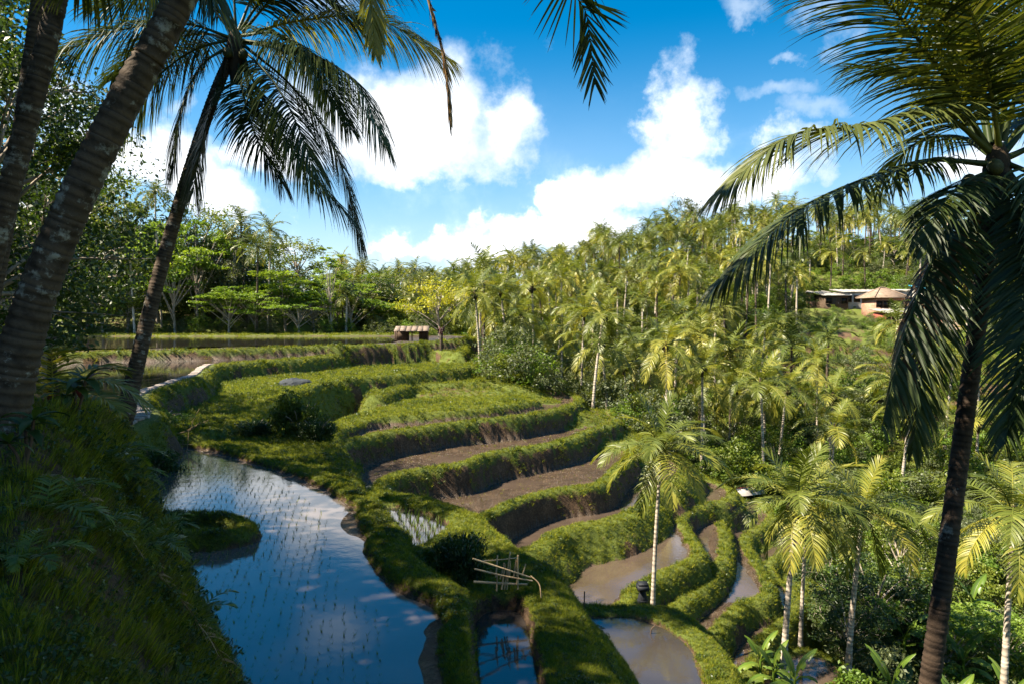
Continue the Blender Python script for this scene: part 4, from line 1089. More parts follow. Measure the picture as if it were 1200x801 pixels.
# the palm behind the camera whose one frond hangs into the top of the view
def overhead_palm():
    o = Vector((5.2, -4.2, gz(5.2, -4.2)))
    e = empty('coconut_palm', o, 0, label='frond tip of an overhead coconut palm hanging alone against the blue sky', cat='palm tree')
    cr = Vector((1.7, 3.0, 5.6))
    P = np.array([(0, 0, -0.4), (-0.4, 0.6, 2.2), (-1.5, 3.2, 5.0), tuple(cr - o)])
    link('trunk', trunk_mesh('trunk', P, 0.18, 0.13, M['bark_palm'], 14, True, 0.1, 1.4, 77), e)
    tips = [([cr, Vector((1.25, 5.0, 5.7)), atd(672, -70, 6.3), atd(688, 20, 6.7), atd(697, 100, 6.9)], 0.62)]
    for a, pt in ((-2.6, 25), (2.3, 20), (1.5, 10), (-0.6, 60), (3.0, 45), (0.3, 30)):
        q = arc_path(4.0, R(pt), R(85), 6)
        c, s_ = math.cos(a - 1.57), math.sin(a - 1.57)
        tips.append(([cr + Vector((v[0] * c - v[1] * s_, v[0] * s_ + v[1] * c, v[2])) for v in q], 0.75))
    for k, (pts, lf) in enumerate(tips):
        g = np.random.default_rng(900 + k); b = MB()
        Q = catmull([tuple(p - o) for p in pts], 6); Lq = np.linalg.norm(np.diff(Q, axis=0), axis=1).sum()
        frond_into(b, Q, lf, int(26 * Lq), 0.021, 0.12, 4, 0.15, g, 0.02, 0.3, up=(0.15, 1, 0.35) if k == 0 else (0, 0, 1), fold=0.0)
        link('frond', b.mesh('frond', M['frond_near']), e)
overhead_palm()

# ------------------------------------------------------------------ broad-leaved trees
def tree_meshes(seed, H, crown, clumps, leaf, nleaf, mat, bark=None, r=0.22, shape='round', base_t=0.45, lean=0.05, forks=1):
    """trunk with limbs that reach into every clump; crown of leaf-sized faces, clump by clump"""
    g = np.random.default_rng(seed)
    tb, cb = MB(), MB()
    bark = bark or M['bark_tree']
    la = g.uniform(0, 6.28)
    tp = np.array([math.cos(la) * lean * H, math.sin(la) * lean * H, H * (0.80 if shape != 'flat' else 0.72)])
    mid = tp * np.array([0.35, 0.35, 0.55]) + g.normal(0, 0.02 * H, 3) * np.array([1, 1, 0])
    tr = catmull([(0, 0, -0.8), (0, 0, 0), mid, tp], 6)
    tt = np.linspace(0, 1, len(tr))
    tb.tube(tr, r * (1.25 * np.exp(-tt * 6) * .5 + 1 - 0.72 * tt), 8, 0.6, False)
    for c in range(clumps):
        a = c * 2.39996 + g.normal(0, 0.35); u = (c + 0.5) / clumps
        if shape == 'flat':
            rr_ = crown * math.sqrt(u) * g.uniform(0.75, 1.1); z = H * (0.95 - 0.55 * g.uniform() ** 1.1 * (0.35 + 0.65 * rr_ / crown)); rad = np.array([1, 1, 0.34]) * crown * g.uniform(0.24, 0.42)
        elif shape == 'tall':
            z = H * g.uniform(base_t, 0.98); rr_ = crown * (0.25 + 0.75 * math.sin(math.pi * min(max((z / H - base_t) / (1 - base_t), 0), 1)) ** 0.7) * g.uniform(0.3, 1.0); rad = np.array([1, 1, 0.75]) * crown * g.uniform(0.28, 0.45)
        else:
            z = H * (base_t + (0.95 - base_t) * g.uniform()); k = (z / H - base_t) / (1 - base_t)
            rr_ = crown * math.sqrt(max(0.1, 1 - (k * 1.5 - 0.55) ** 2)) * g.uniform(0.35, 1.0); rad = np.array([1, 1, 0.68]) * crown * g.uniform(0.26, 0.46)
        cc = np.array([math.cos(a) * rr_, math.sin(a) * rr_, z]) + tp * np.array([1, 1, 0]) * 0.8
        # limb
        sp = tr[int(len(tr) * np.clip(0.45 + 0.5 * (z / H - base_t), 0.4, 0.93))]
        m_ = sp * 0.5 + cc * 0.5 + np.array([0, 0, 0.06 * H * g.uniform(-.3, 1)])
        lb = catmull([sp, m_, cc], 5)
        tb.tube(lb, np.linspace(r * 0.42, r * 0.06, len(lb)), 5, 0.6, False)
        for q in range(3):
            dv = g.normal(0, 0.55, 3) * rad
            tb.tube([m_ * 0.4 + cc * 0.6, cc + dv * .5, cc + dv], [r * .14, r * .08, r * .03], 4, 0.6, False)
        n = int(nleaf / clumps * g.uniform(0.7, 1.3))
        # several sprays inside the clump leave gaps between them
        ns = 7
        sc_ = cc + g.normal(0, 0.52, (ns, 3)) * rad
        own = g.integers(0, ns, n)
        v = g.normal(0, 1, (n, 3)); v /= np.linalg.norm(v, axis=1)[:, None]
        v *= (g.uniform(0.15, 1, n) ** 0.5)[:, None]
        pts = sc_[own] + v * rad * np.array([0.52, 0.52, 0.45 if shape == 'flat' else 0.55])
        leaf_quads(cb, pts, leaf, g, 0.62 if shape == 'flat' else 0.45, 0.35 + 0.3 * g.uniform() + 0.12 * (z / H), 0.55)
    return tb.mesh('trunk', bark, True), cb.mesh('crown', mat)

TM = {
 'albizia': [tree_meshes(31, 11, 4.6, 15, 0.34, 4200, M['leaf_bright'], None, 0.20, 'flat', 0.5), tree_meshes(32, 10, 5.2, 17, 0.34, 4800, M['leaf_bright'], None, 0.22, 'flat', 0.5)],
 'slim': [tree_meshes(33, 13, 2.5, 9, 0.30, 2200, M['leaf_bright'], M['bark_pale'], 0.16, 'flat', 0.6, 0.02)],
 'dense': [tree_meshes(34, 14, 4.6, 20, 0.36, 7000, M['leaf_dark'], None, 0.28, 'round', 0.30), tree_meshes(35, 15, 5.0, 22, 0.36, 7500, M['leaf_mid'], None, 0.30, 'round', 0.28)],
 'airy': [tree_meshes(36, 16, 4.2, 17, 0.34, 3600, M['leaf_mid'], M['bark_pale'], 0.20, 'tall', 0.42), tree_meshes(37, 17, 4.0, 16, 0.34, 3400, M['leaf_grey'], M['bark_pale'], 0.20, 'tall', 0.40)],
 'yellow': [tree_meshes(38, 6.0, 3.0, 14, 0.20, 2300, M['leaf_yellow'], M['bark_tree'], 0.13, 'round', 0.42)],
 'near': [tree_meshes(39, 15, 4.4, 34, 0.20, 16000, M['leaf_dark'], None, 0.24, 'round', 0.12), tree_meshes(40, 13, 3.8, 30, 0.18, 14000, M['leaf_dark'], None, 0.22, 'round', 0.15)],
 'bush': [tree_meshes(41, 2.6, 1.5, 12, 0.16, 1500, M['leaf_mid'], None, 0.06, 'round', 0.12), tree_meshes(42, 2.2, 1.7, 12, 0.17, 1500, M['leaf_bright'], None, 0.06, 'round', 0.10), tree_meshes(43, 3.2, 1.6, 13, 0.15, 1600, M['leaf_grey'], None, 0.07, 'round', 0.12)],
}
def shrub_meshes(seed, n, leaf, mat, sx=1.0, H=1.0):
    g = np.random.default_rng(seed); tb, cb = MB(), MB()
    for k in range(9):
        a = k * 2.4; e_ = np.array([math.cos(a) * .55 * sx, math.sin(a) * .55 * sx, H * g.uniform(.5, .85)])
        tb.tube(catmull([(0, 0, -.2), e_ * .5 + (0, 0, .1), e_], 4), np.linspace(.03, .008, 9), 5, .5, False)
    for c in range(38):
        v = g.normal(0, 1, 3); v /= np.linalg.norm(v); v[2] = abs(v[2])
        cc = v * np.array([.85 * sx, .85 * sx, .8 * H]) * g.uniform(.45, 1.0) + (0, 0, .12 * H)
        m = n // 38; q = g.normal(0, 1, (m, 3)); q /= np.linalg.norm(q, axis=1)[:, None]
        leaf_quads(cb, cc + q * (g.uniform(0, 1, m) ** .4)[:, None] * np.array([.26, .26, .22]), leaf, g, .35, .35 + .3 * g.uniform(), .5)
    return tb.mesh('stem', M['bark_tree'], True), cb.mesh('foliage', mat)
TM['shrub'] = [shrub_meshes(91, 5200, .085, M['leaf_dark']), shrub_meshes(92, 4600, .10, M['leaf_mid']), shrub_meshes(93, 4600, .07, M['leaf_bright'], 1.1, .8)]
def put_tree(name, kind, v, x, y, h=1.0, w=None, rz=0.0, label=None, cat='tree', group=None, z=None):
    tm, cm = TM[kind][v % len(TM[kind])]
    e = empty(name, (x, y, (gz(x, y) if z is None else z) - 0.05), rz, label=label, cat=cat, group=group)
    w = h if w is None else w
    for nm, me in (('trunk' if cat == 'tree' else 'stem', tm), ('crown' if cat == 'tree' else 'foliage', cm)):
        link(nm, me, e).scale = (w, w, h)
    return e

# forest beyond the top paddy: (kind, variant, pixel x, depth, height scale, width scale, label)
FOREST = [
 ('dense', 0, 40, 78, 1.15, 1.1, 'dark dense tree at the very corner of the forest behind the trunks'), ('dense', 1, 95, 84, 1.2, 1.1, 'broad mid green tree behind the thick leaning trunk'),
 ('airy', 0, 150, 86, 1.18, 1.1, 'feathery yellowish tree with open crown beyond the leaning palm'), ('airy', 1, 125, 92, 1.1, 1.1, 'grey green open tree behind the feathery yellowish tree'),
 ('dense', 0, 185, 90, 1.05, 1.0, 'dark round tree below the forest palm'), ('albizia', 0, 232, 80, 1.30, 0.95, 'tall flat topped tree with white limbs left of the forest palms'),
 ('albizia', 1, 205, 76, 1.18, 0.9, 'flat layered tree with forked white trunk behind the leaning palm'), ('dense', 0, 262, 88, 0.98, 1.0, 'dark dense tree under the trio of tall palms'),
 ('dense', 1, 238, 92, 1.05, 1.0, 'bushy green tree filling the gap behind the flat topped tree'), ('airy', 1, 268, 82, 0.80, 0.9, 'brownish open tree leaning over the pond forest'),
 ('dense', 1, 150, 76, 0.62, 0.8, 'low bushy tree on the red soil bank'), ('albizia', 0, 120, 74, 0.70, 0.8, 'small flat tree with thin white stems near the far paddy edge'),
 ('albizia', 1, 300, 76, 0.62, 0.85, 'low bright layered tree at the far paddy edge'), ('albizia', 0, 335, 80, 0.72, 1.15, 'wide umbrella tree with pale bare limbs showing'),
 ('albizia', 1, 268, 74, 0.55, 0.8, 'bright low tree right at the paddy edge below the palms'), ('slim', 0, 389, 76, 0.80, 0.85, 'slim tall tree with white trunk and layered tufts'),
 ('albizia', 1, 368, 84, 0.62, 0.95, 'bright spreading tree behind the slim white trunk'), ('albizia', 0, 412, 84, 0.60, 0.8, 'spreading green tree right of the slim white trunk'),
 ('dense', 0, 430, 96, 0.62, 0.8, 'dark bushy tree where forest meets the palm hill'), ('albizia', 0, 395, 92, 0.80, 0.8, 'lacy green tree behind the slim white trunk'),
 ('dense', 1, 10, 70, 1.0, 1.0, 'shaded dense tree beyond the pond'), ('airy', 0, 62, 74, 1.05, 1.0, 'tall open tree between the two leaning trunks'),
 ('dense', 0, -40, 66, 1.2, 1.1, 'dark dense tree cut by the frame edge'), ('albizia', 1, 350, 74, 0.45, 0.8, 'lowest bright shrubby tree by the paddy edge'),
 ('dense', 1, 300, 98, 0.75, 0.9, 'rounded tree behind the umbrella tree'), ('dense', 1, 455, 108, 0.6, 0.8, 'green tree beside the farthest palms behind the hut'),
 ('dense', 0, 210, 104, 0.9, 1.2, 'darkest tree deep in the forest under the flat topped tree'), ('dense', 0, 165, 106, 0.9, 1.2, 'dark tree deep in the forest behind the leaning palm'), ('dense', 1, 120, 104, 0.9, 1.2, 'green tree deep in the forest above the red soil bank'),
 ('dense', 0, 250, 108, 0.8, 1.1, 'dark tree deep behind the forest palms'), ('albizia', 0, 290, 84, 0.5, 0.9, 'bright layered shrubby tree under the forest palms'), ('albizia', 1, 318, 90, 0.75, 0.9, 'lacy bright tree behind the umbrella tree'), ('albizia', 0, 440, 92, 0.5, 0.8, 'low spreading tree left of the lean-to hut'), ('dense', 1, 345, 108, 0.7, 1.1, 'round green tree far behind the umbrella tree'),
]
for i, (k, v, px, d, h, w, lb) in enumerate(FOREST):
    d = d * 0.80 + 33
    p = atd(px, 380, d)
    put_tree('forest_tree', k, v, p.x, p.y, h * 1.17, w * 1.18, i * 1.7, lb, 'tree', 'trees of the forest beyond the top paddy')
# trees close on the left whose shade falls over the knoll and the paddies
SHADE = [('near', 0, -17.8, 23.0, 1.05, 1.0, 'leafy dark tree behind the crossing palm trunks'), ('near', 1, -14.6, 18.5, .92, 0.85, 'smaller leafed tree hanging over the shaded pond'),
         ('near', 1, -20.5, 30.0, 1.1, 1.0, 'bushy tree on the far bank of the shaded pond')]
for i, (k, v, x, y, h, w, lb) in enumerate(SHADE):
    put_tree('pond_tree', k, v, x, y, h, w, i * 2.1 + .4, lb, 'tree', 'leafy trees around the shaded pond')
OFF = [(-12.0, 4.0, 0.8), (-10.5, -1.5, 1.0), (-15, 3.5, 1.1), (-17.5, 8, 1.1), (-19.5, 12.5, 1.1), (-20.5, 16.5, 1.1), (-13, 1.5, 1.0), (-10.8, 2.2, 0.85), (-22, 6, 1.2), (-19, -2, 1.15), (-23, 13, 1.15), (-29, 21, 1.15), (-15, -7, 1.1), (-32, 30, 1.2), (-36, 38, 1.15), (-13, 0, 0.95), (-30, 8, 1.25), (-16, 5, 1.0)]
for i, (x, y, h) in enumerate(OFF):
    put_tree('pond_tree', 'near' if i % 3 == 2 else 'dense', i, x, y, h, h * 1.15, i * 1.3, 'tall leafy tree whose shade falls over the knoll and flooded paddy', 'tree', 'shade trees beside the view')

# forest palms
for i, (px, pyt, d, ci, lb) in enumerate([(187, 226, 88, 2, 'forest palm poking above the feathery yellowish tree'), (288, 262, 86, 3, 'tallest palm of the trio above the forest edge'), (312, 268, 84, 0, 'thin palm with sunlit crown nearest the open sky'),
                                          (300, 290, 80, 3, 'darker low palm in front of the tall forest trio'), (156, 300, 78, 3, 'shaded palm with pale trunk behind the leaning palm'), (100, 290, 80, 2, 'shaded forest palm beside the thick trunk'), (405, 345, 82, 2, 'small palm at the bright forest edge')]):
    d += 13; p = atd(px, pyt, d); z0 = gz(p.x, p.y); tm, top = TRUNKS[(2 + i) % 4]
    e = empty('coconut_palm', (p.x, p.y, z0), i * 1.1, label=lb, cat='palm tree', group='palms in the forest beyond the top paddy')
    s_ = (p.z - z0) / top.z
    link('trunk', tm, e).scale = (1, 1, s_)
    c = link('crown', CROWNS[ci], e); c.location = (top.x, top.y, top.z * s_); c.rotation_euler = (0, 0, i)

# ------------------------------------------------------------------ the palm-covered hill
def on_hill():
    g = np.random.default_rng(17)
    pts = []
    tries = 0
    while tries < 40000:
        tries += 1
        px = g.uniform(395, 1230); d = math.sqrt(g.uniform(48 ** 2, 205 ** 2))
        x = (px - 600) / 800 * d; y = d
        if px < 560 and d < 104: continue
        if px < 690 and d < 58: continue
        if px < 860 and d < 50: continue
        st = math.exp(-(((x - 31) / 10) ** 2 + ((y - 92) / 7) ** 2)) + 0.8 * math.exp(-(((x - 47) / 11) ** 2 + ((y - 74) / 13) ** 2)) + math.exp(-(((x - 64) / 17) ** 2 + ((y - 141) / 6) ** 2)) + math.exp(-(((x - 66) / 15) ** 2 + ((y - 124) / 8) ** 2))
        if g.uniform() < st * 1.6 : continue
        if 935 < px < 1135 and 72 < d < 128: continue
        if 790 < px < 965 and 64 < d < 92 and g.uniform() < .8: continue
        if 975 < px < 1035 and d < 72 and d > 55: continue
        sp = (3.0 if d < 105 else 3.4) + 0.006 * d + (1.2 if px > 900 else 0)
        if any((x - a) ** 2 + (y - b) ** 2 < sp * sp for a, b in pts): continue
        pts.append((x, y))
    return pts
HP = on_hill()
HP.sort(key=lambda q: q[1])
BANDS = [(480, 'left of the thatched hut'), (530, 'above the yellow tree'), (580, 'right of the yellow tree'), (630, 'above the top grass terrace'), (680, 'above the dirt terrace ends'), (730, 'left of the slender pale palm'),
         (790, 'above the slender pale palm'), (840, 'left of the bare clearing'), (900, 'over the bare clearing'), (950, 'right of the bare clearing'), (1010, 'left of the hip roofed house'), (1070, 'around the house row'), (9999, 'behind the big dark palm')]
def zone(x, y):
    px = 600 + 800 * x / y
    side = next(n for p, n in BANDS if px < p)
    hgt = 'on the skyline' if y > 172 else 'near the ridge' if y > 148 else 'high on the hill' if y > 122 else 'mid hill' if y > 98 else 'lower hill' if y > 76 else 'valley side'
    return side, hgt
g0 = np.random.default_rng(23)
nmid = nfar = 0
STUFF_PALMS = []
for (x, y) in HP:
    side, hgt = zone(x, y)
    ci = int(g0.choice([0, 1, 2, 3, 4], p=[.28, .26, .16, .10, .20]))
    look = ['sunny yellowish', 'full crowned sunny', 'dull green', 'dark green', 'small yellowish'][ci]
    if y < 76 and nmid < 34:
        nmid += 1
        z = gz(x, y); H = g0.uniform(5.0, 9.5)
        mid_palm(x, y, H, g0.uniform(2.9, 3.6), '%s %s coconut palm, valley side, %s' % ('tall' if H > 7.8 else 'short' if H < 6.3 else 'medium', ['sunlit', 'yellowing', 'ragged', 'bushy'][nmid % 4], side), 'coconut palms low on the valley side', int(g0.integers(15, 20)), (g0.normal(0, .5), g0.normal(0, .5)), None, 0.13, seed=300 + nmid)
    elif nfar < 255:
        nfar += 1
        zs = float(g0.uniform(0.72, 1.08)) * (0.82 if 600 + 800 * x / y < 640 else 1)
        lb = '%s%s coconut palm, %s, %s' % ('tall ' if zs > .97 else 'low ' if zs < .83 else '', look, hgt, side)
        far_palm(x, y, int(g0.integers(6)), ci, g0.uniform(0.82, 1.16), lb, 'coconut palms on the far hill', g0.uniform(0, 6.28), zs)
    else:
        STUFF_PALMS.append((x, y))
if STUFF_PALMS:
    def whole(ci, ti):
        b = bpy.data.meshes.new('palm'); bm = bmesh.new()
        tm, top = TRUNKS[ti]
        bm.from_mesh(tm)
        n0 = len(bm.faces)
        c = CROWNS[ci].copy(); c.transform(Matrix.Translation(top)); bm.from_mesh(c)
        bm.faces.ensure_lookup_table()
        for f in bm.faces[n0:]: f.material_index = 1
        bm.to_mesh(b); bm.free(); b.materials.append(tm.materials[0]); b.materials.append(CROWNS[ci].materials[0])
        return b
    n = len(STUFF_PALMS)
    pts = [(x, y, gz(x, y)) for x, y in STUFF_PALMS]
    instancer('distant_palm_forest', [('palm', whole(0, 1)), ('palm', whole(2, 2)), ('palm', whole(4, 0)), ('palm', whole(1, 3))], pts, np.stack([np.zeros(n), np.zeros(n), g0.uniform(0, 6.28, n)], 1), np.repeat(g0.uniform(.95, 1.2, n)[:, None], 3, 1), g0.integers(0, 4, n), 'mass of distant palms along the ridge')

# broad-leaved trees between the palms
n_tree = 0
for i in range(900):
    if n_tree >= 62: break
    px = g0.uniform(410, 1200); d = math.sqrt(g0.uniform(70 ** 2, 200 ** 2)); x, y = (px - 600) / 800 * d, d
    if (px < 560 and d < 112) or (935 < px < 1135 and d < 128) or (790 < px < 965 and d < 92) or math.exp(-(((x - 31) / 12) ** 2 + ((y - 92) / 9) ** 2)) > .3 or math.exp(-(((x - 64) / 16) ** 2 + ((y - 130) / 14) ** 2)) > .3 or math.exp(-(((x - 47) / 12) ** 2 + ((y - 74) / 14) ** 2)) > .3: continue
    n_tree += 1
    side, hgt = zone(x, y)
    k, v = [('albizia', 0), ('albizia', 1), ('dense', 0), ('dense', 1), ('airy', 0), ('airy', 1)][int(g0.choice(6, p=[.3, .25, .1, .2, .1, .05]))]
    s_ = g0.uniform(0.42, 0.68)
    put_tree('hill_tree', k, v, x, y, s_, s_ * 1.05, g0.uniform(0, 6.28), '%s%s leafy tree, %s, %s' % ('large ' if s_ > .6 else 'small ' if s_ < .49 else '', {'albizia': 'bright flat', 'dense': 'dense dark', 'airy': 'thin open'}[k], hgt, side), 'tree', 'broad leaved trees on the far hill')
for i, (px, d, h) in enumerate([(800, 172, 1.1), (808, 176, 1.0)]):
    p = atd(px, 300, d); put_tree('hill_tree', 'airy', 1, p.x, p.y, h, 1.0, i * 2.0, ['tall grey crowned tree highest on the skyline', 'second grey crowned tree next to the highest on the skyline'][i], 'tree', 'broad leaved trees on the far hill')

# undergrowth: bushes nobody could count
def bushes():
    g = np.random.default_rng(29)
    P, Rt, Sc, Pk = [], [], [], []
    n = 5200
    px = g.uniform(380, 1240, n); d = np.sqrt(g.uniform(46 ** 2, 200 ** 2, n)); x, y = (px - 600) / 800 * d, d
    st = np.exp(-(((x - 31) / 10) ** 2 + ((y - 92) / 7.5) ** 2)) + np.exp(-(((x - 47) / 11) ** 2 + ((y - 74) / 13) ** 2)) * .8 + np.exp(-(((x - 64) / 18) ** 2 + ((y - 141) / 5) ** 2)) * .7 + np.exp(-(((x - 66) / 15) ** 2 + ((y - 122) / 7) ** 2))
    ok = ~((px < 580) & (d < 102)) & ~((px < 720) & (d < 52)) & ~((px < 880) & (d < 46)) & (g.uniform(0, 1, n) > st * 1.3) & ~((px > 935) & (px < 1135) & (d > 86) & (d < 128)) & ~((px > 800) & (px < 960) & (d > 72) & (d < 92) & (g.uniform(0, 1, n) < .75))
    x, y = x[ok], y[ok]
    # the thicket in the valley at the foot of the terraces
    m = 900
    x2 = g.uniform(9, 48, m); y2 = g.uniform(14, 50, m)
    q = 600 + 800 * x2 / y2
    ok = ((q > 960) | ((q > 880) & (y2 > 40))) & (q < 1300)
    x2, y2 = x2[ok], y2[ok]
    for p in PLATES:
        if p['name'] in ('R1', 'R2', 'R3', 'R4', 'F2'):
            k_ = sdist(x2, y2, p['poly']) < -1.0; x2, y2 = x2[k_], y2[k_]
            k_ = sdist(x, y, p['poly']) < -1.0; x, y = x[k_], y[k_]
    m = 900
    x4 = np.concatenate([g.normal(31, 9, m), g.normal(47, 10, m), g.normal(64, 13, m), g.normal(54, 7, m)]); y4 = np.concatenate([g.normal(92, 7, m), g.normal(75, 11, m), g.normal(128, 10, m), g.normal(104, 8, m)])
    k4 = (y4 > 58) & (fbm(x4 * .25, y4 * .25, 88, 3) > .5); x4, y4 = x4[k4], y4[k4]
    # below the forest
    x3 = g.uniform(-85, -8, 330); y3 = np.where(np.arange(330) < 110, g.uniform(92, 97, 330), g.uniform(106, 135, 330))
    X, Y = np.concatenate([x, x2, x3, x4]), np.concatenate([y, y2, y3, y4])
    z = lookup(X, Y, GH)
    m = len(X)
    s = g.uniform(0.6, 1.5, m) * np.where(np.arange(m) >= len(x), 0.65, 1.0) * np.where(np.arange(m) >= len(x) + len(x2), np.where(np.arange(m) >= len(x) + len(x2) + 110, 2.2, 1.0), 1)
    s[len(x) + len(x2) + len(x3):] = g.uniform(.12, .4, len(x4))
    return np.stack([X, Y, z - 0.15 * np.minimum(s, 1)], 1), np.stack([np.zeros(m), np.zeros(m), g.uniform(0, 6.28, m)], 1), np.stack([s, s, s * g.uniform(.7, 1.2, m)], 1), g.integers(0, 3, m)
def bush_whole(v):
    cm = TM['bush'][v][1]
    return cm
instancer('undergrowth', [('bush', bush_whole(0)), ('bush', bush_whole(1)), ('bush', bush_whole(2))], *bushes(), 'tangled green undergrowth covering the hillside and valley floor')

# ------------------------------------------------------------------ banana plants and thicket
def banana_leaf(seed, L, W, pitch, sag, tears=5):
    g = np.random.default_rng(seed); b = MB()
    P = arc_path(L, R(pitch), R(sag), 12); n = len(P)
    T = np.gradient(P, axis=0); T /= np.linalg.norm(T, axis=1)[:, None]
    S = np.array([0, 1.0, 0]); Nn = np.cross(T, S)
    b.tube(P, np.linspace(0.022, 0.006, n), 4, 0.9, False)
    t = np.linspace(0, 1, n); w = W * 0.5 * np.interp(t, [0, 0.1, 0.22, 0.55, 0.85, 1], [0.02, 0.08, 0.75, 1.0, 0.7, 0.05])
    for sd_ in (1, -1):
        tear = g.uniform(0, 1, n) < 0.3
        V, F = [], []
        for k in range(n):
            dip = -0.25 * w[k] + g.normal(0, 0.02)
            V += [P[k], P[k] + sd_ * S * w[k] * 0.55 - Nn[k] * -0.12 * w[k], P[k] + sd_ * S * w[k] * (0.85 if tear[k] else 1) + np.array([0, 0, dip])]
        for k in range(n - 1):
            for q in (0, 1):
                if q == 1 and tear[k]: continue
                a = 3 * k + q
                F.append((a, a + 1, a + 4, a + 3))
        b.add(V, F, np.clip(g.normal(0.5, 0.12), 0, 1))
    return b.mesh('leaf', M['banana'])
BLEAF = [banana_leaf(s, 1.7, 0.5, p, sg) for s, p, sg in ((1, 78, 50), (2, 62, 80), (3, 48, 95), (4, 30, 90), (5, 10, 70), (6, -30, 40))]
def banana(x, y, H, sc, label, seed, group='banana plants at the foot of the terraces', z=None):
    g = np.random.default_rng(seed)
    e = empty('banana_plant', (x, y, gz(x, y) if z is None else z), 0, label=label, cat='banana plant', group=group)
    b = MB(); b.tube([(0, 0, -0.3), (0.02, 0, H * .5), (0.05, 0.02, H)], [0.11 * sc, 0.09 * sc, 0.06 * sc], 8, 0.55, False)
    link('stem', b.mesh('stem', M['banana'], True), e)
    for k in range(8):
        f = link('leaf', BLEAF[min(5, int(k * 6 / 8))], e); f.location = (0.05, 0.02, H - 0.08 * k * sc)
        s_ = sc * g.uniform(0.85, 1.15); f.scale = (s_, s_, s_); f.rotation_euler = (g.normal(0, .12), g.normal(0, .1), k * 2.4 + g.normal(0, .25))
    return e
BAN = [(905, 790, 22.5, 'bright banana plant at the foot of the tallest pale trunk'), (930, 800, 21.5, 'low banana plant in front of the small muddy pool'), (890, 775, 23.5, 'small banana plant beside the lowest ribbon of water'),
       (1150, 770, 20.5, 'broad leaved banana plant beside the trunk at the thicket edge'), (1120, 745, 22, 'banana plant in the thicket just right of the big dark trunk'), (1165, 800, 19.5, 'lowest banana plant under the dead fronds'),
       (1095, 790, 20, 'banana plant half hidden by the big dark trunk'), (1045, 770, 22, 'drooping banana plant left of the big dark trunk'), (1130, 690, 26, 'upright banana plant behind the dark trunk'),
       (1185, 735, 23, 'banana plant at the frame edge below the brown palm skirt'), (1060, 700, 27, 'banana plant in deep shade of the thicket'), (1140, 640, 30, 'farthest banana plant up the thicket slope')]
for i, (px, py, d, lb) in enumerate(BAN):
    p = atd(px, py, d); z = gz(p.x, p.y)
    banana(p.x, p.y, max(0.7, min(2.2, p.z - z + 0.1)), 0.66 if i < 3 else 0.85, lb, 40 + i)
for i, (px, py, d, k, v, h, lb) in enumerate([(1030, 690, 29, 'dense', 0, 0.36, 'dark leafy tree filling the thicket under the leaning palm'), (1060, 640, 33, 'dense', 1, 0.36, 'mid green thicket tree behind the big dark trunk'), (1110, 700, 27, 'albizia', 0, 0.38, 'flat leafed bright thicket tree right of the big dark trunk'),
                                       (975, 690, 31, 'dense', 0, 0.28, 'small dark tree between the two leaning pale trunks'), (1000, 740, 27, 'dense', 0, 0.3, 'darkest bush tree at the bottom of the thicket'), (1180, 690, 28, 'albizia', 1, 0.34, 'bright low tree at the frame edge of the thicket'), (905, 560, 52, 'dense', 1, 0.34, 'rounded green tree behind the white roofed shelter')]):
    p = atd(px, py, d); put_tree('thicket_tree', k, v, p.x, p.y, h, h * 1.15, i * 1.9, lb, 'tree', 'trees of the valley thicket')

# ------------------------------------------------------------------ small things on the terraces
# stepping stones along the shaded pond
def path_stones():
    run = PATH_RUN
    s = np.concatenate([[0], np.cumsum(np.linalg.norm(np.diff(run, axis=0), axis=1))])
    pa = empty('path', (run[0][0], run[0][1], -3.12), kind='structure', label='stepping stone path along the pond bank')
    # trodden earth under the stones
    g = np.random.default_rng(61); k = 0; pos = 0.1
    Pp, V = [], []
    while pos < s[-1] - .2:
        x, y = np.interp(pos, s, run[:, 0]), np.interp(pos, s, run[:, 1])
        x2, y2 = np.interp(pos + .1, s, run[:, 0]), np.interp(pos + .1, s, run[:, 1])
        a = math.atan2(y2 - y, x2 - x)
        w, l = g.uniform(0.36, 0.46), g.uniform(0.28, 0.38)
        bm = bmesh.new(); bmesh.ops.create_cube(bm, size=1)
        for v in bm.verts:
            v.co.x *= l * (1 + g.normal(0, .06)); v.co.y *= w * (1 + g.normal(0, .06)); v.co.z = v.co.z * 0.10
        bmesh.ops.bevel(bm, geom=bm.edges[:], offset=0.018, segments=1, affect='EDGES')
        me = bpy.data.meshes.new('stone'); bm.to_mesh(me); bm.free(); me.materials.append(M['stone'])
        o = link('stone', me, pa); o.location = Vector((x, y, max(gz(x, y), gz(x2, y2)) + 0.035)) - pa.location; o.rotation_euler = (g.normal(0, .03), g.normal(0, .03), a + g.normal(0, .12))
        pos += l + g.uniform(0.08, 0.22)
path_stones()

def poles(name, label, cat, segs, mat, part, o):
    e = empty(name, o, 0, label=label, cat=cat)
    for P, r in segs:
        b = MB(); P = np.array([tuple(Vector(p) - Vector(o)) for p in P])
        P = catmull(P, 5) if len(P) > 2 else P
        b.tube(P, np.linspace(r, r * .8, len(P)), 7, 0.5)
        link(part, b.mesh(part, mat, True), e)
    return e
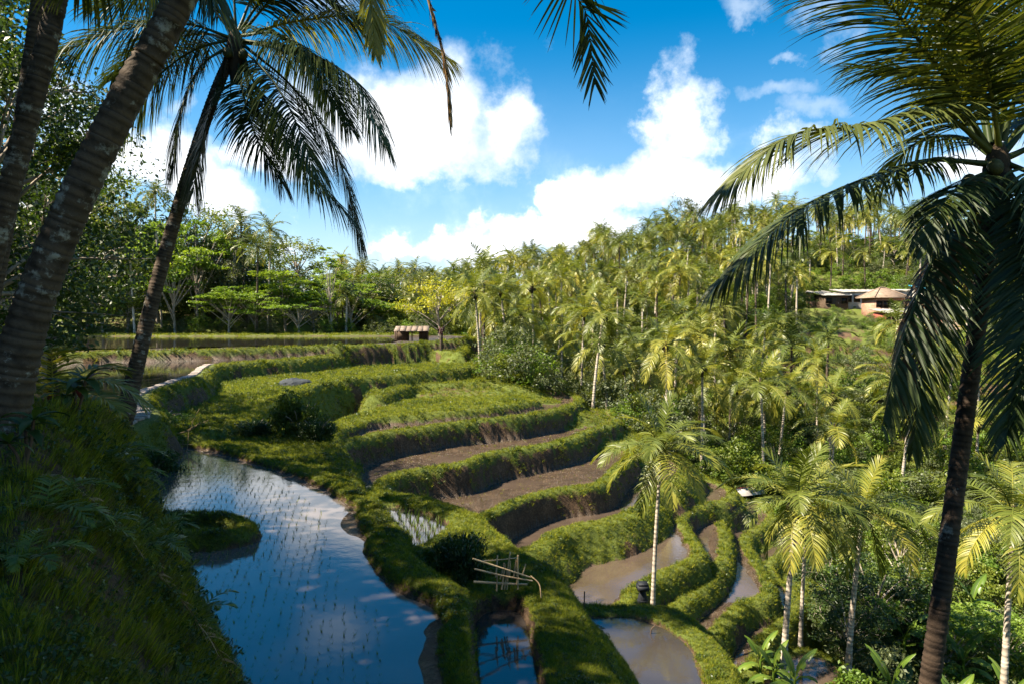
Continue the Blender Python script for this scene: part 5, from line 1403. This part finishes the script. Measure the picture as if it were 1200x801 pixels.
# broken bamboo fence, about thirteen metres off
D0 = 11.5
def fp(px, py, dd=0.0): return tuple(atd(px, py, D0 + dd))
seg = [([fp(554, 654, -.2), fp(585, 664, -.1), fp(622, 676, 0)], .017), ([fp(622, 674), fp(632, 684, -.1), fp(634, 700, -.15)], .012), ([fp(556, 666, -.1), fp(590, 674), fp(624, 680, .05)], .016), ([fp(555, 681, .05), fp(590, 683, .1), fp(618, 684, .12)], .022),
       ([fp(560, 657, .3), fp(583, 655.5, .3), fp(606, 653, .3)], .012), ([fp(591, 690, .1), fp(597, 652, .15), fp(598, 646, .2)], .014), ([fp(581, 676, .1), fp(583, 650, .2)], .017), ([fp(606, 684, .1), fp(607, 650, .12)], .020), ([fp(602, 676, .1), fp(605, 655, .15)], .018),
       ([fp(588, 690, .05), fp(592, 660, .15)], .016), ([fp(597, 676, .1), fp(598, 656, .2)], .013), ([fp(612, 674, .1), fp(616, 660, .15)], .015), ([fp(582, 692, .05), fp(583, 672, .1)], .013), ([fp(607, 654, .3), fp(607, 690, .1)], .015), ([fp(594, 690, .1), fp(596, 668, .12)], .012), ([fp(586, 678, .2), fp(591, 659, .25)], .014)]
poles('bamboo_fence', 'broken bamboo fence of tied poles on the bank above the narrow pool', 'fence', seg, M['bamboo'], 'pole', fp(590, 690))
# dry branches and rack at the far end of the big paddy
o = at(222, 520, -4.4); q = (o[0], o[1], gz(*o))
def rp(dx, dy, dz): return (q[0] + dx, q[1] + dy, q[2] + dz)
poles('dry_branch', 'bare dry branch lying on the bank at the end of the flooded paddy', 'branch', [([rp(-.6, 0, .05), rp(0, .1, .22), rp(.35, .1, .5)], .02), ([rp(.0, .1, .2), rp(.12, .1, .6), rp(.3, .15, .95)], .012), ([rp(-.2, .05, .15), rp(.15, .1, .35), rp(.6, .15, .55)], .012), ([rp(.1, .1, .3), rp(.02, .1, .7)], .009)], M['stick'], 'twig', q)
q = (*at(206, 531, -4.5), -4.6)
poles('stick_rack', 'small rack of upright sticks standing in the far corner of the flooded paddy', 'rack', [([rp(k * .16 - .45, 0, -.05), rp(k * .16 - .45 + .04 * (k % 3), .05, .55 + .12 * ((k * 7) % 4))], .011) for k in range(6)] + [([rp(-.6, .03, .42), rp(.55, .03, .40)], .011), ([rp(-.5, .03, .24), rp(.5, .03, .2)], .010)], M['stick'], 'stick', q)
# thin stick in the curved pool
q = (*at(684, 722, -8.15), -8.3)
poles('marker_stick', 'thin upright stick at the far edge of the curved pool', 'stick', [([rp(0, 0, -.1), rp(.02, 0, .85)], .022)], M['wood'], 'stick', q)
q = (*at(762, 745, -8.15), -8.3)
poles('marker_stick', 'short bent stick poking out of the middle of the curved pool', 'stick', [([rp(0, 0, -.1), rp(.02, 0, .3), rp(.12, .02, .42)], .018)], M['wood'], 'stick', q)

# black stone post with a cap
def post():
    p = atd(753, 710, 24.0); z = gz(p.x, p.y); z = max(z, p.z - 0.3)
    e = empty('stone_post', (p.x, p.y, p.z), 0, label='small black stone post with wide cap beside the slender pale palm', cat='post')
    b = MB(); b.tube([(0, 0, -.8), (0, 0, .1), (0, 0, .12), (0, 0, .25)], [.12, .12, .18, .2], 10, 0.5); link('base', b.mesh('base', M['shrine'], True), e)
    b = MB(); b.tube([(0, 0, .22), (0, 0, .35), (0, 0, .5), (0, 0, .62)], [.16, .17, .12, .12], 10, 0.5); link('shaft', b.mesh('shaft', M['shrine'], True), e)
    b = MB(); b.box((0, 0, .70), (.40, .40, .16)); b.box((0, 0, .83), (.34, .34, .06)); link('cap', b.mesh('cap', M['shrine']), e)
post()

def lump(name, px, py, z, size, mat, label, cat, seed, squash=0.6):
    g = np.random.default_rng(seed); x, y = at(px, py, z)
    bm = bmesh.new(); bmesh.ops.create_icosphere(bm, subdivisions=3, radius=1)
    ks = g.normal(0, 1, (5, 3))
    for v in bm.verts:
        n = v.co.normalized()
        k = 1 + sum(0.045 * math.sin(3.0 * n.dot(Vector(q)) + i) for i, q in enumerate(ks))
        v.co = Vector((v.co.x * size[0], v.co.y * size[1], v.co.z * size[2])) * k
    me = bpy.data.meshes.new(name); bm.to_mesh(me); bm.free(); me.materials.append(mat)
    o_ = link(name, me, label=label, cat=cat); o_.location = (x, y, gz(x, y) + size[2] * .12)
lump('boulder', 347, 447, -4.0, (1.1, .7, .42), M['rock'], 'grey boulder lying at the foot of the shaded grass bank', 'rock', 3)

# shrubs standing on the terraces
for i, (px, py, z, v, h, w, lb) in enumerate([
    (350, 497, -4.0, 1, 1.75, 1.15, 'leafy shrub on the rim of the shaded rice field'), (372, 512, -4.3, 0, 1.0, .8, 'small dark shrub under the leafy rim shrub'), (300, 496, -4.0, 0, .7, 1.0, 'low dark shrub on the rim left of the leafy shrub'),
    (541, 672, -4.75, 0, 1.0, .66, 'rounded dark shrub mound behind the broken bamboo fence'), (516, 655, -4.75, 1, .5, .5, 'low shrub left of the rounded dark shrub mound'),
    (178, 503, -3.2, 0, .8, 0.9, 'dark low shrub under the first path stones'), (192, 478, -3.3, 2, .7, 1.0, 'small green shrub on the bank below the path')]):
    x, y = at(px, py, z)
    put_tree('shrub', 'shrub', v, x, y, h, w, i, lb, 'shrub', 'shrubs on the terraces')

# red leaved plant and palm sapling on the knoll
def cordyline(px, py, d, sc, label, seed, mats):
    g = np.random.default_rng(seed); p = atd(px, py, d); z = gz(p.x, p.y)
    e = empty('red_leaf_plant', (p.x, p.y, z), 0, label=label, cat='plant')
    H = max(0.4, p.z - z)
    for s_ in range(3):
        a = s_ * 2.1 + .5; tip = np.array([.14 * math.cos(a) * sc + (.1 if s_ == 1 else 0), .1 * math.sin(a), H * (1 - .2 * s_)])
        b = MB(); b.tube(catmull([(0, 0, -.1), tip * .5 + (.03, 0, 0), tip], 4), .017 * sc, 5, .5, False); link('stem', b.mesh('stem', M['wood'], True), e)
        for k in range(7):
            az = k * 2.4 + s_; b = MB(); L = g.uniform(.28, .45) * sc
            P = arc_path(L, R(g.uniform(5, 65)), R(75), 6); w = np.array([.1, .75, 1, .85, .5, .05]) * .055 * sc
            V = []
            for i_ in range(6): V += [P[i_] + (0, -w[i_], .012), P[i_], P[i_] + (0, w[i_], .012)]
            F = [f for i_ in range(5) for f in ((3 * i_, 3 * i_ + 1, 3 * i_ + 4, 3 * i_ + 3), (3 * i_ + 1, 3 * i_ + 2, 3 * i_ + 5, 3 * i_ + 4))]
            b.add(V, F, g.uniform(.2, .9)); f = link('leaf', b.mesh('leaf', M[mats[k % len(mats)]]), e); f.location = tip; f.rotation_euler = (0, 0, az)
cordyline(84, 448, 7.6, 1.0, 'dark plant with red leaves on the knoll by the thick trunk', 1, ['leaf_dark', 'leaf_dark', 'leaf_dark', 'leaf_red', 'leaf_dark', 'leaf_dark', 'leaf_dark'])
cordyline(22, 530, 5.2, .7, 'small dark spiky plant on the bare soil of the knoll', 2, ['leaf_dark'])
def fern(px, py, d, sc, label, seed):
    g = np.random.default_rng(seed); p = atd(px, py, d); z = gz(p.x, p.y)
    e = empty('fern', (p.x, p.y, z), g.uniform(0, 6), label=label, cat='fern', group='ferns on the knoll')
    for k in range(9):
        b = MB(); frond_into(b, arc_path(.62 * sc * g.uniform(.8, 1.2), R(g.uniform(35, 75)), R(95), 9, g.normal(0, .2)), .13 * sc, 20, .022 * sc, .35, 2, .12, g, .005, .5)
        link('frond', b.mesh('frond', M['leaf_mid']), e).rotation_euler = (0, 0, k * .7 + g.normal(0, .15))
for k_, (px, py, d, sc, lb) in enumerate([(55, 640, 4.6, .8, 'fern low on the dark knoll below the spiky plant'), (120, 560, 7.0, 1.0, 'fern under the red leaved plant on the knoll'), (175, 690, 6.2, .8, 'fern halfway down the knoll above the paddy'), (30, 745, 3.8, .6, 'small fern in the lowest corner of the knoll'),
        (228, 770, 6.4, .8, 'fern at the foot of the knoll by the water'), (140, 610, 7.2, .8, 'fern on the knoll above the grassy islet'), (105, 720, 5.0, .6, 'small fern in the middle of the knoll slope'), (185, 590, 9.5, .9, 'fern on the knoll edge nearest the far paddy end')]):
    fern(px, py, d, sc, lb, 1200 + k_)
def fallen():
    p = atd(70, 590, 5.4); z = gz(p.x, p.y); o_ = Vector((p.x, p.y, z)); g = np.random.default_rng(1300)
    pts = []
    for t in np.linspace(0, 1, 8):
        q = o_ + Vector((1.3 * t, .9 * t - .2 * t * t, 0)); q.z = gz(q.x, q.y) + .07; pts.append(tuple(q - o_))
    e = empty('fallen_frond', o_, 0, label='dry brown palm frond lying on the knoll slope', cat='palm frond')
    b = MB(); frond_into(b, np.array(pts), .3, 26, .022, .5, 3, .1, g, .014, .5); link('leaflets', b.mesh('leaflets', M['frond_dead']), e)
    b = MB(); b.tube([(-.35, -.2, .1), (-.1, -.06, .08), pts[0]], [.035, .028, .018], 6, .5); link('stalk', b.mesh('stalk', M['stick'], True), e)
fallen()
def sapling():
    p = atd(62, 470, 11.0); z = gz(p.x, p.y)
    e = empty('palm_sapling', (p.x, p.y, z), 0, label='young palm with yellowish arching fronds at the edge of the shaded pond', cat='palm tree')
    b = MB(); b.tube([(0, 0, -.2), (0, 0, .25), (0, 0, .5)], [.09, .07, .05], 7, .5, False); link('stem', b.mesh('stem', M['fibre'], True), e)
    for k, (az, pt, sg, L) in enumerate([(0.1, 60, 120, 1.7), (-.3, 40, 80, 1.5), (1.2, 70, 100, 1.6), (2.6, 62, 95, 1.6), (3.6, 50, 90, 1.5), (4.7, 60, 105, 1.4), (5.3, 78, 70, 1.6)]):
        g = np.random.default_rng(700 + k); b = MB()
        frond_into(b, arc_path(L, R(pt), R(sg), 10), .42, 34, .032, .6, 3, .22, g, .016, .7)
        link('frond', b.mesh('frond', M['frond']), e).rotation_euler = (0, 0, az); e.children[-1].location = (0, 0, .4)
sapling()

# yellow tree, stump and hut by the top paddy
p = atd(512, 392, 74); put_tree('yellow_tree', 'yellow', 0, p.x, p.y + 3, 1.2, 1.3, 0.6, 'small yellow leafed tree beside the lean-to hut', 'tree', None, z=-3.0)
def stump():
    p = atd(517, 400, 66); z = gz(p.x, p.y)
    e = empty('dead_stump', (p.x, p.y, z), 0, label='dead palm stump with red brown top at the corner of the top paddy', cat='stump')
    b = MB(); b.tube([(0, 0, -.5), (.02, 0, .8), (0, 0, 1.55)], [.17, .15, .16], 8, .7, False); link('trunk', b.mesh('trunk', M['bark_palm'], True), e)
    b = MB(); g = np.random.default_rng(5)
    for k in range(26):
        a = g.uniform(0, 6.28); b.tube([(0, 0, 1.5), (.2 * math.cos(a), .2 * math.sin(a), 1.9 + g.uniform(-.3, .35)), (.34 * math.cos(a), .34 * math.sin(a), 1.75 + g.uniform(-.5, .5))], [.05, .06, .02], 4, g.uniform(0, .4), False)
    link('dry_top', b.mesh('dry_top', M['leaf_red']), e)
stump()
def hut():
    p = atd(482, 389, 74); z = gz(p.x, p.y)
    e = empty('hut', (p.x, p.y, z), 0.08, label='open lean-to hut with rusty sheet roof at the end of the top paddy', cat='hut')
    e.scale = (.85, .85, .85); zt = (p.z - z + .35) / .85
    for k in range(6):
        b = MB(); b.box((-1.7 + k * .72, 0, zt + .02 * (k % 2) + 0.0), (.74, 2.6, .05), M=Euler((R(13), 0, R(1.5 * (k % 3 - 1)))).to_matrix()); link('roof_sheet', b.mesh('roof_sheet', M['thatch']), e)
    for x_ in (-1.9, .1, 2.1):
        for y_ in (-1.05, 1.05):
            b = MB(); b.tube([(x_, y_, -.6), (x_, y_, zt + (-.27 if y_ < 0 else .18))], .05, 6); link('post', b.mesh('post', M['wood']), e)
    b = MB(); b.box((-1.3, 1.1, zt * .5 - .15), (1.9, .06, max(.4, zt - .3))); link('wall', b.mesh('wall', M['wood']), e)
    b = MB(); b.box((1.5, 1.12, zt * .5 - .15), (1.2, .06, max(.4, zt - .3))); link('wall', b.mesh('wall', M['wood']), e)
hut()
def shelter():
    p = atd(876, 579, 46); z = gz(p.x, p.y)
    e = empty('shelter', (p.x, p.y, z), 0.35, label='tiny shelter with whitish curved sheet roof below the valley palms', cat='shelter')
    e.scale = (1.1, 1.1, 1.1); zt = max(.5, (p.z - z) / 1.1 + .15)
    b = MB(); n = 9
    an = np.linspace(R(15), R(165), n); V = []
    for x_ in (-.95, .95):
        for r_ in (.50, .47): V += [(x_, -math.cos(a) * r_, zt - .3 + math.sin(a) * r_) for a in an]
    F = []
    for k in range(n - 1): F += [(k, k + 1, 2 * n + k + 1, 2 * n + k), (n + k, 3 * n + k, 3 * n + k + 1, n + k + 1), (k, n + k, n + k + 1, k + 1), (2 * n + k, 2 * n + k + 1, 3 * n + k + 1, 3 * n + k)]
    b.add(V, F); link('roof', b.mesh('roof', M['tin'], True), e)
    b = MB(); b.box((0, 0, zt + .21), (1.98, .12, .06)); link('ridge_board', b.mesh('ridge_board', M['redwall']), e)
    for x_ in (-.85, .85):
        for y_ in (-.42, .42):
            b = MB(); b.tube([(x_, y_, -.5), (x_, y_, zt - .15)], .035, 6); link('post', b.mesh('post', M['wood']), e)
    b = MB(); b.box((0, .1, zt * .5), (1.6, .5, zt * .6)); link('underside_shade', b.mesh('underside_shade', M['dark']), e)  # near-black block standing in for the shade under the roof
shelter()

# ------------------------------------------------------------------ houses on the far hill
def house(px, py, d, w, dp, hw, rz, roof, rmat, wmat, label, wins=3, rh=1.2, over=.45, terrace=False):
    """py: the eaves line"""
    p = atd(px, py, d)
    z = p.z - hw
    e = empty('house', (p.x, p.y, z), rz, label=label, cat='house', group='houses on the far hillside')
    b = MB(); t = .15
    b.box((0, 0, hw / 2 - 1.0), (w, dp, hw + 2.0)); link('wall', b.mesh('wall', wmat), e)
    W, D_ = w / 2 + over, dp / 2 + over
    b = MB()
    if roof == 'hip':
        r_ = max(.1, W - D_) if W > D_ else .1
        V = [(-W, -D_, 0), (W, -D_, 0), (W, D_, 0), (-W, D_, 0), (-r_, 0, rh), (r_, 0, rh)]
        V = [(x, y, zz + hw) for x, y, zz in V] + [(x, y, zz + hw - .12) for x, y, zz in V[:4]]
        F = [(0, 1, 5, 4), (1, 2, 5, 5), (2, 3, 4, 5), (3, 0, 4, 4), (0, 6, 7, 1), (1, 7, 8, 2), (2, 8, 9, 3), (3, 9, 6, 0), (6, 9, 8, 7)]
        b.add(V, F)
        for q in (-1, 1):      # ridge caps
            b.tube([(q * r_, 0, hw + rh + .03), (q * W, -D_, hw + .05)], .09, 5); b.tube([(q * r_, 0, hw + rh + .03), (q * W, D_, hw + .05)], .09, 5)
        b.tube([(-r_, 0, hw + rh + .05), (r_, 0, hw + rh + .05)], .11, 5)
    else:
        V = [(-W, -D_, hw - .05), (W, -D_, hw - .05), (W, D_, hw + rh), (-W, D_, hw + rh)]
        V += [(x, y, zz - .12) for x, y, zz in V]
        b.add(V, [(0, 1, 2, 3), (7, 6, 5, 4), (0, 4, 5, 1), (1, 5, 6, 2), (2, 6, 7, 3), (3, 7, 4, 0)])
        k = int(w / .9)
        for q in range(k + 1):
            x_ = -W + 2 * W * q / k
            b.tube([(x_, -D_, hw - .02), (x_, D_, hw + rh + .03)], .05, 4)
    link('roof', b.mesh('roof', rmat), e)
    n = wins + 1
    for k in range(n):
        x_ = -w / 2 + w * (k + .5) / n
        if k == n // 2:
            b = MB(); b.box((x_, -dp / 2 - .03, 1.0), (.95, .08, 2.0)); do = link('door', b.mesh('door', M['wood']), e)
            b = MB(); b.box((x_ + .3, -dp / 2 - .10, 1.0), (.06, .06, .16)); link('handle', b.mesh('handle', M['tin']), do)
        else:
            b = MB()
            for s_, c_ in (((1.2, .09, .1), (x_, 0, 2.02)), ((1.2, .09, .1), (x_, 0, .88)), ((.1, .09, 1.04), (x_ - .55, 0, 1.45)), ((.1, .09, 1.04), (x_ + .55, 0, 1.45))):
                b.box((c_[0], -dp / 2 - .045, c_[2]), s_)
            wi = link('window', b.mesh('window', M['wood']), e)
            b = MB(); b.box((x_, -dp / 2 - .012, 1.45), (1.0, .02, 1.04)); link('pane', b.mesh('pane', M['dark']), wi)
    if terrace:
        for k in range(4):
            b = MB(); b.tube([(-w / 2 + w * k / 3, -dp / 2 - 1.4, -1.5), (-w / 2 + w * k / 3, -dp / 2 - 1.4, hw - .25)], .09, 6); link('post', b.mesh('post', M['wood']), e)
        b = MB(); b.box((0, -dp / 2 - .8, -.15), (w + .4, 1.7, .25)); link('deck', b.mesh('deck', M['brickwall']), e)
    return e
house(1034, 349, 118, 5.0, 4.0, 2.6, .1, 'hip', M['tile_roof'], M['brickwall'], 'tiled hip roofed house in the middle of the hillside row', 3, 1.7, .7)
house(1012, 342, 126, 9.5, 4, 2.8, .05, 'shed', M['tin'], M['white'], 'long house with pale sheet roof behind the tiled hip roof', 5, .5)
house(975, 346, 125, 4.2, 3.6, 2.5, .0, 'shed', M['tin'], M['wood'], 'dark walled shed with pale roof at the end of the hillside row', 2, .5)
house(955, 343, 129, 3.2, 3.2, 2.4, .0, 'shed', M['tin'], M['brickwall'], 'small brick shed with pale roof beside the grassy clearing', 1, .4)
house(1054, 340, 122, 3.4, 3.6, 3.4, .1, 'shed', M['white'], M['white'], 'white block house with flat roof by the drooping frond', 2, .15)
house(1048, 366, 112, 5.0, 3.4, 2.4, .08, 'shed', M['tin'], M['redwall'], 'red walled veranda house below the white block house', 3, .6, .5, True)
house(1100, 340, 115, 6.5, 4, 2.7, .0, 'shed', M['blue'], M['white'], 'house with bright blue sheet roof behind the drooping frond', 3, .9)
house(1120, 362, 108, 7.0, 4, 2.5, -.05, 'shed', M['tin'], M['brickwall'], 'grey roofed house between the fronds above the brick walls', 4, .9)
house(1118, 386, 101, 6.0, 3.6, 2.3, -.05, 'hip', M['tile_roof'], M['brickwall'], 'lowest brown roofed house above the retaining wall', 3, 1.1, .6, True)
house(1075, 378, 106, 4.0, 3.2, 2.3, .0, 'hip', M['tile_roof'], M['wood'], 'small brown roofed house half hidden by the hanging frond', 2, 1.0, .5)
house(1060, 318, 150, 3.6, 3, 2.4, .0, 'shed', M['tin'], M['blue'], 'blue walled hut above the green hill field', 2, .5)
house(1042, 321, 149, 1.4, 1.6, 2.2, .0, 'shed', M['white'], M['white'], 'narrow white hut above the green hill field', 0, .2, .15)
house(580, 345, 150, 6, 4, 2.6, .1, 'hip', M['tile_roof'], M['white'], 'roof half buried in palms above the yellow tree', 3, 1.3, .6)
house(735, 335, 150, 4.2, 3.4, 2.6, .0, 'hip', M['tin'], M['white'], 'white roofed house glimpsed among the palms of the upper slope', 2, .9, .5)
# retaining walls under the houses: courses of blocks
def ret_wall(px, py, d, w, h, label):
    p = atd(px, py, d); e = empty('retaining_wall', (p.x, p.y, p.z - h), 0, label=label, cat='wall')
    g = np.random.default_rng(int(px)); rows = 3; n = int(w / .9)
    b = MB(); b.box((0, .3, h / 2 - 1), (w, .4, h + 2)); link('core', b.mesh('core', M['brickwall']), e)
    meb = MB(); meb.box((0, 0, 0), (.84, .14, h / rows - .05)); me = meb.mesh('block', M['stone'])
    for r_ in range(rows):
        for k in range(n):
            o_ = link('block', me, e); o_.location = (-w / 2 + (k + .5 + .25 * (r_ % 2)) * w / n, .06 + g.uniform(-.03, .03), h * (r_ + .5) / rows)
ret_wall(1113, 405, 97, 6, 1.6, 'stone block retaining wall below the lowest brown roofed house')
ret_wall(1105, 420, 94, 5, 1.4, 'lower stone block wall in the field under the houses')

# ------------------------------------------------------------------ rice seedlings
def seedling_mesh(seed, blades=5):
    return tuft_mesh('seedling', M['rice'], blades, 0.15, 0.5, 0.050, 2, seed, 0.55)
SEEDM = [seedling_mesh(81), seedling_mesh(82, 4), seedling_mesh(83, 6)]
def rice():
    g = np.random.default_rng(9)
    def grid(poly, sx, sy, ang, inset, jit):
        c = poly.mean(0); ca, sa = math.cos(ang), math.sin(ang)
        ext = np.abs(poly - c).max() * 1.5
        u, v = np.meshgrid(np.arange(-ext, ext, sx), np.arange(-ext, ext, sy))
        u, v = u.ravel() + g.normal(0, jit, u.size), v.ravel() + g.normal(0, jit, v.size)
        x, y = c[0] + u * ca - v * sa, c[1] + u * sa + v * ca
        k = sdist(x, y, poly) > inset
        return x[k], y[k]
    dp = next(p for p in PLATES if p['name'] == 'D')
    x, y = grid(dp['poly'], 0.155, 0.19, 0.22, 1.0, 0.014)
    z = lookup(x, y, GH); k = (z < -4.36) & (lookup(x, y, GW) > .5) & (y > 6.5) & (g.uniform(0, 1, len(x)) > .10)
    x, y = x[k], y[k]
    h = g.uniform(.08, .14, len(x))
    x2, y2 = grid(HPOND, .2, .24, .3, .08, .02)
    cp = next(p for p in PLATES if p['name'] == 'C')
    x3, y3 = grid(cp['poly'], .30, .26, 0.5, .8, .03)
    z3, m3 = lookup(x3, y3, GH), lookup(x3, y3, GM)
    k3 = (np.abs(z3 + 4.25) < .2) & (y3 < 46) & (g.uniform(0, 1, len(x3)) > .15)
    x3, y3, z3 = x3[k3], y3[k3], z3[k3]
    order = np.argsort(y)
    near = order[:300]; rest = order[300:]
    for n_, i in enumerate(near):
        o_ = link('rice_seedling', SEEDM[n_ % 3], label='rice seedling standing in a row in the large cloud mirroring paddy', cat='rice seedling', group='rice seedlings in the large flooded paddy')
        o_.location = (x[i], y[i], -4.46); s_ = h[i]; o_.scale = (s_, s_, s_); o_.rotation_euler = (0, 0, g.uniform(0, 6.28))
    P = np.concatenate([np.stack([x[rest], y[rest], np.full(len(rest), -4.46)], 1), np.stack([x2, y2, np.full(len(x2), -4.90)], 1), np.stack([x3, y3, z3], 1)])
    hh = np.concatenate([h[rest] * 1.1, g.uniform(.24, .36, len(x2)), g.uniform(.18, .30, len(x3))])
    m = len(P)
    instancer('rice_seedling_rows', [('seedling', q) for q in SEEDM], P, np.stack([g.normal(0, .12, m), g.normal(0, .12, m), g.uniform(0, 6.28, m)], 1), np.repeat(hh[:, None], 3, 1), g.integers(0, 3, m), 'rows of young rice seedlings farther out in the paddies')
rice()
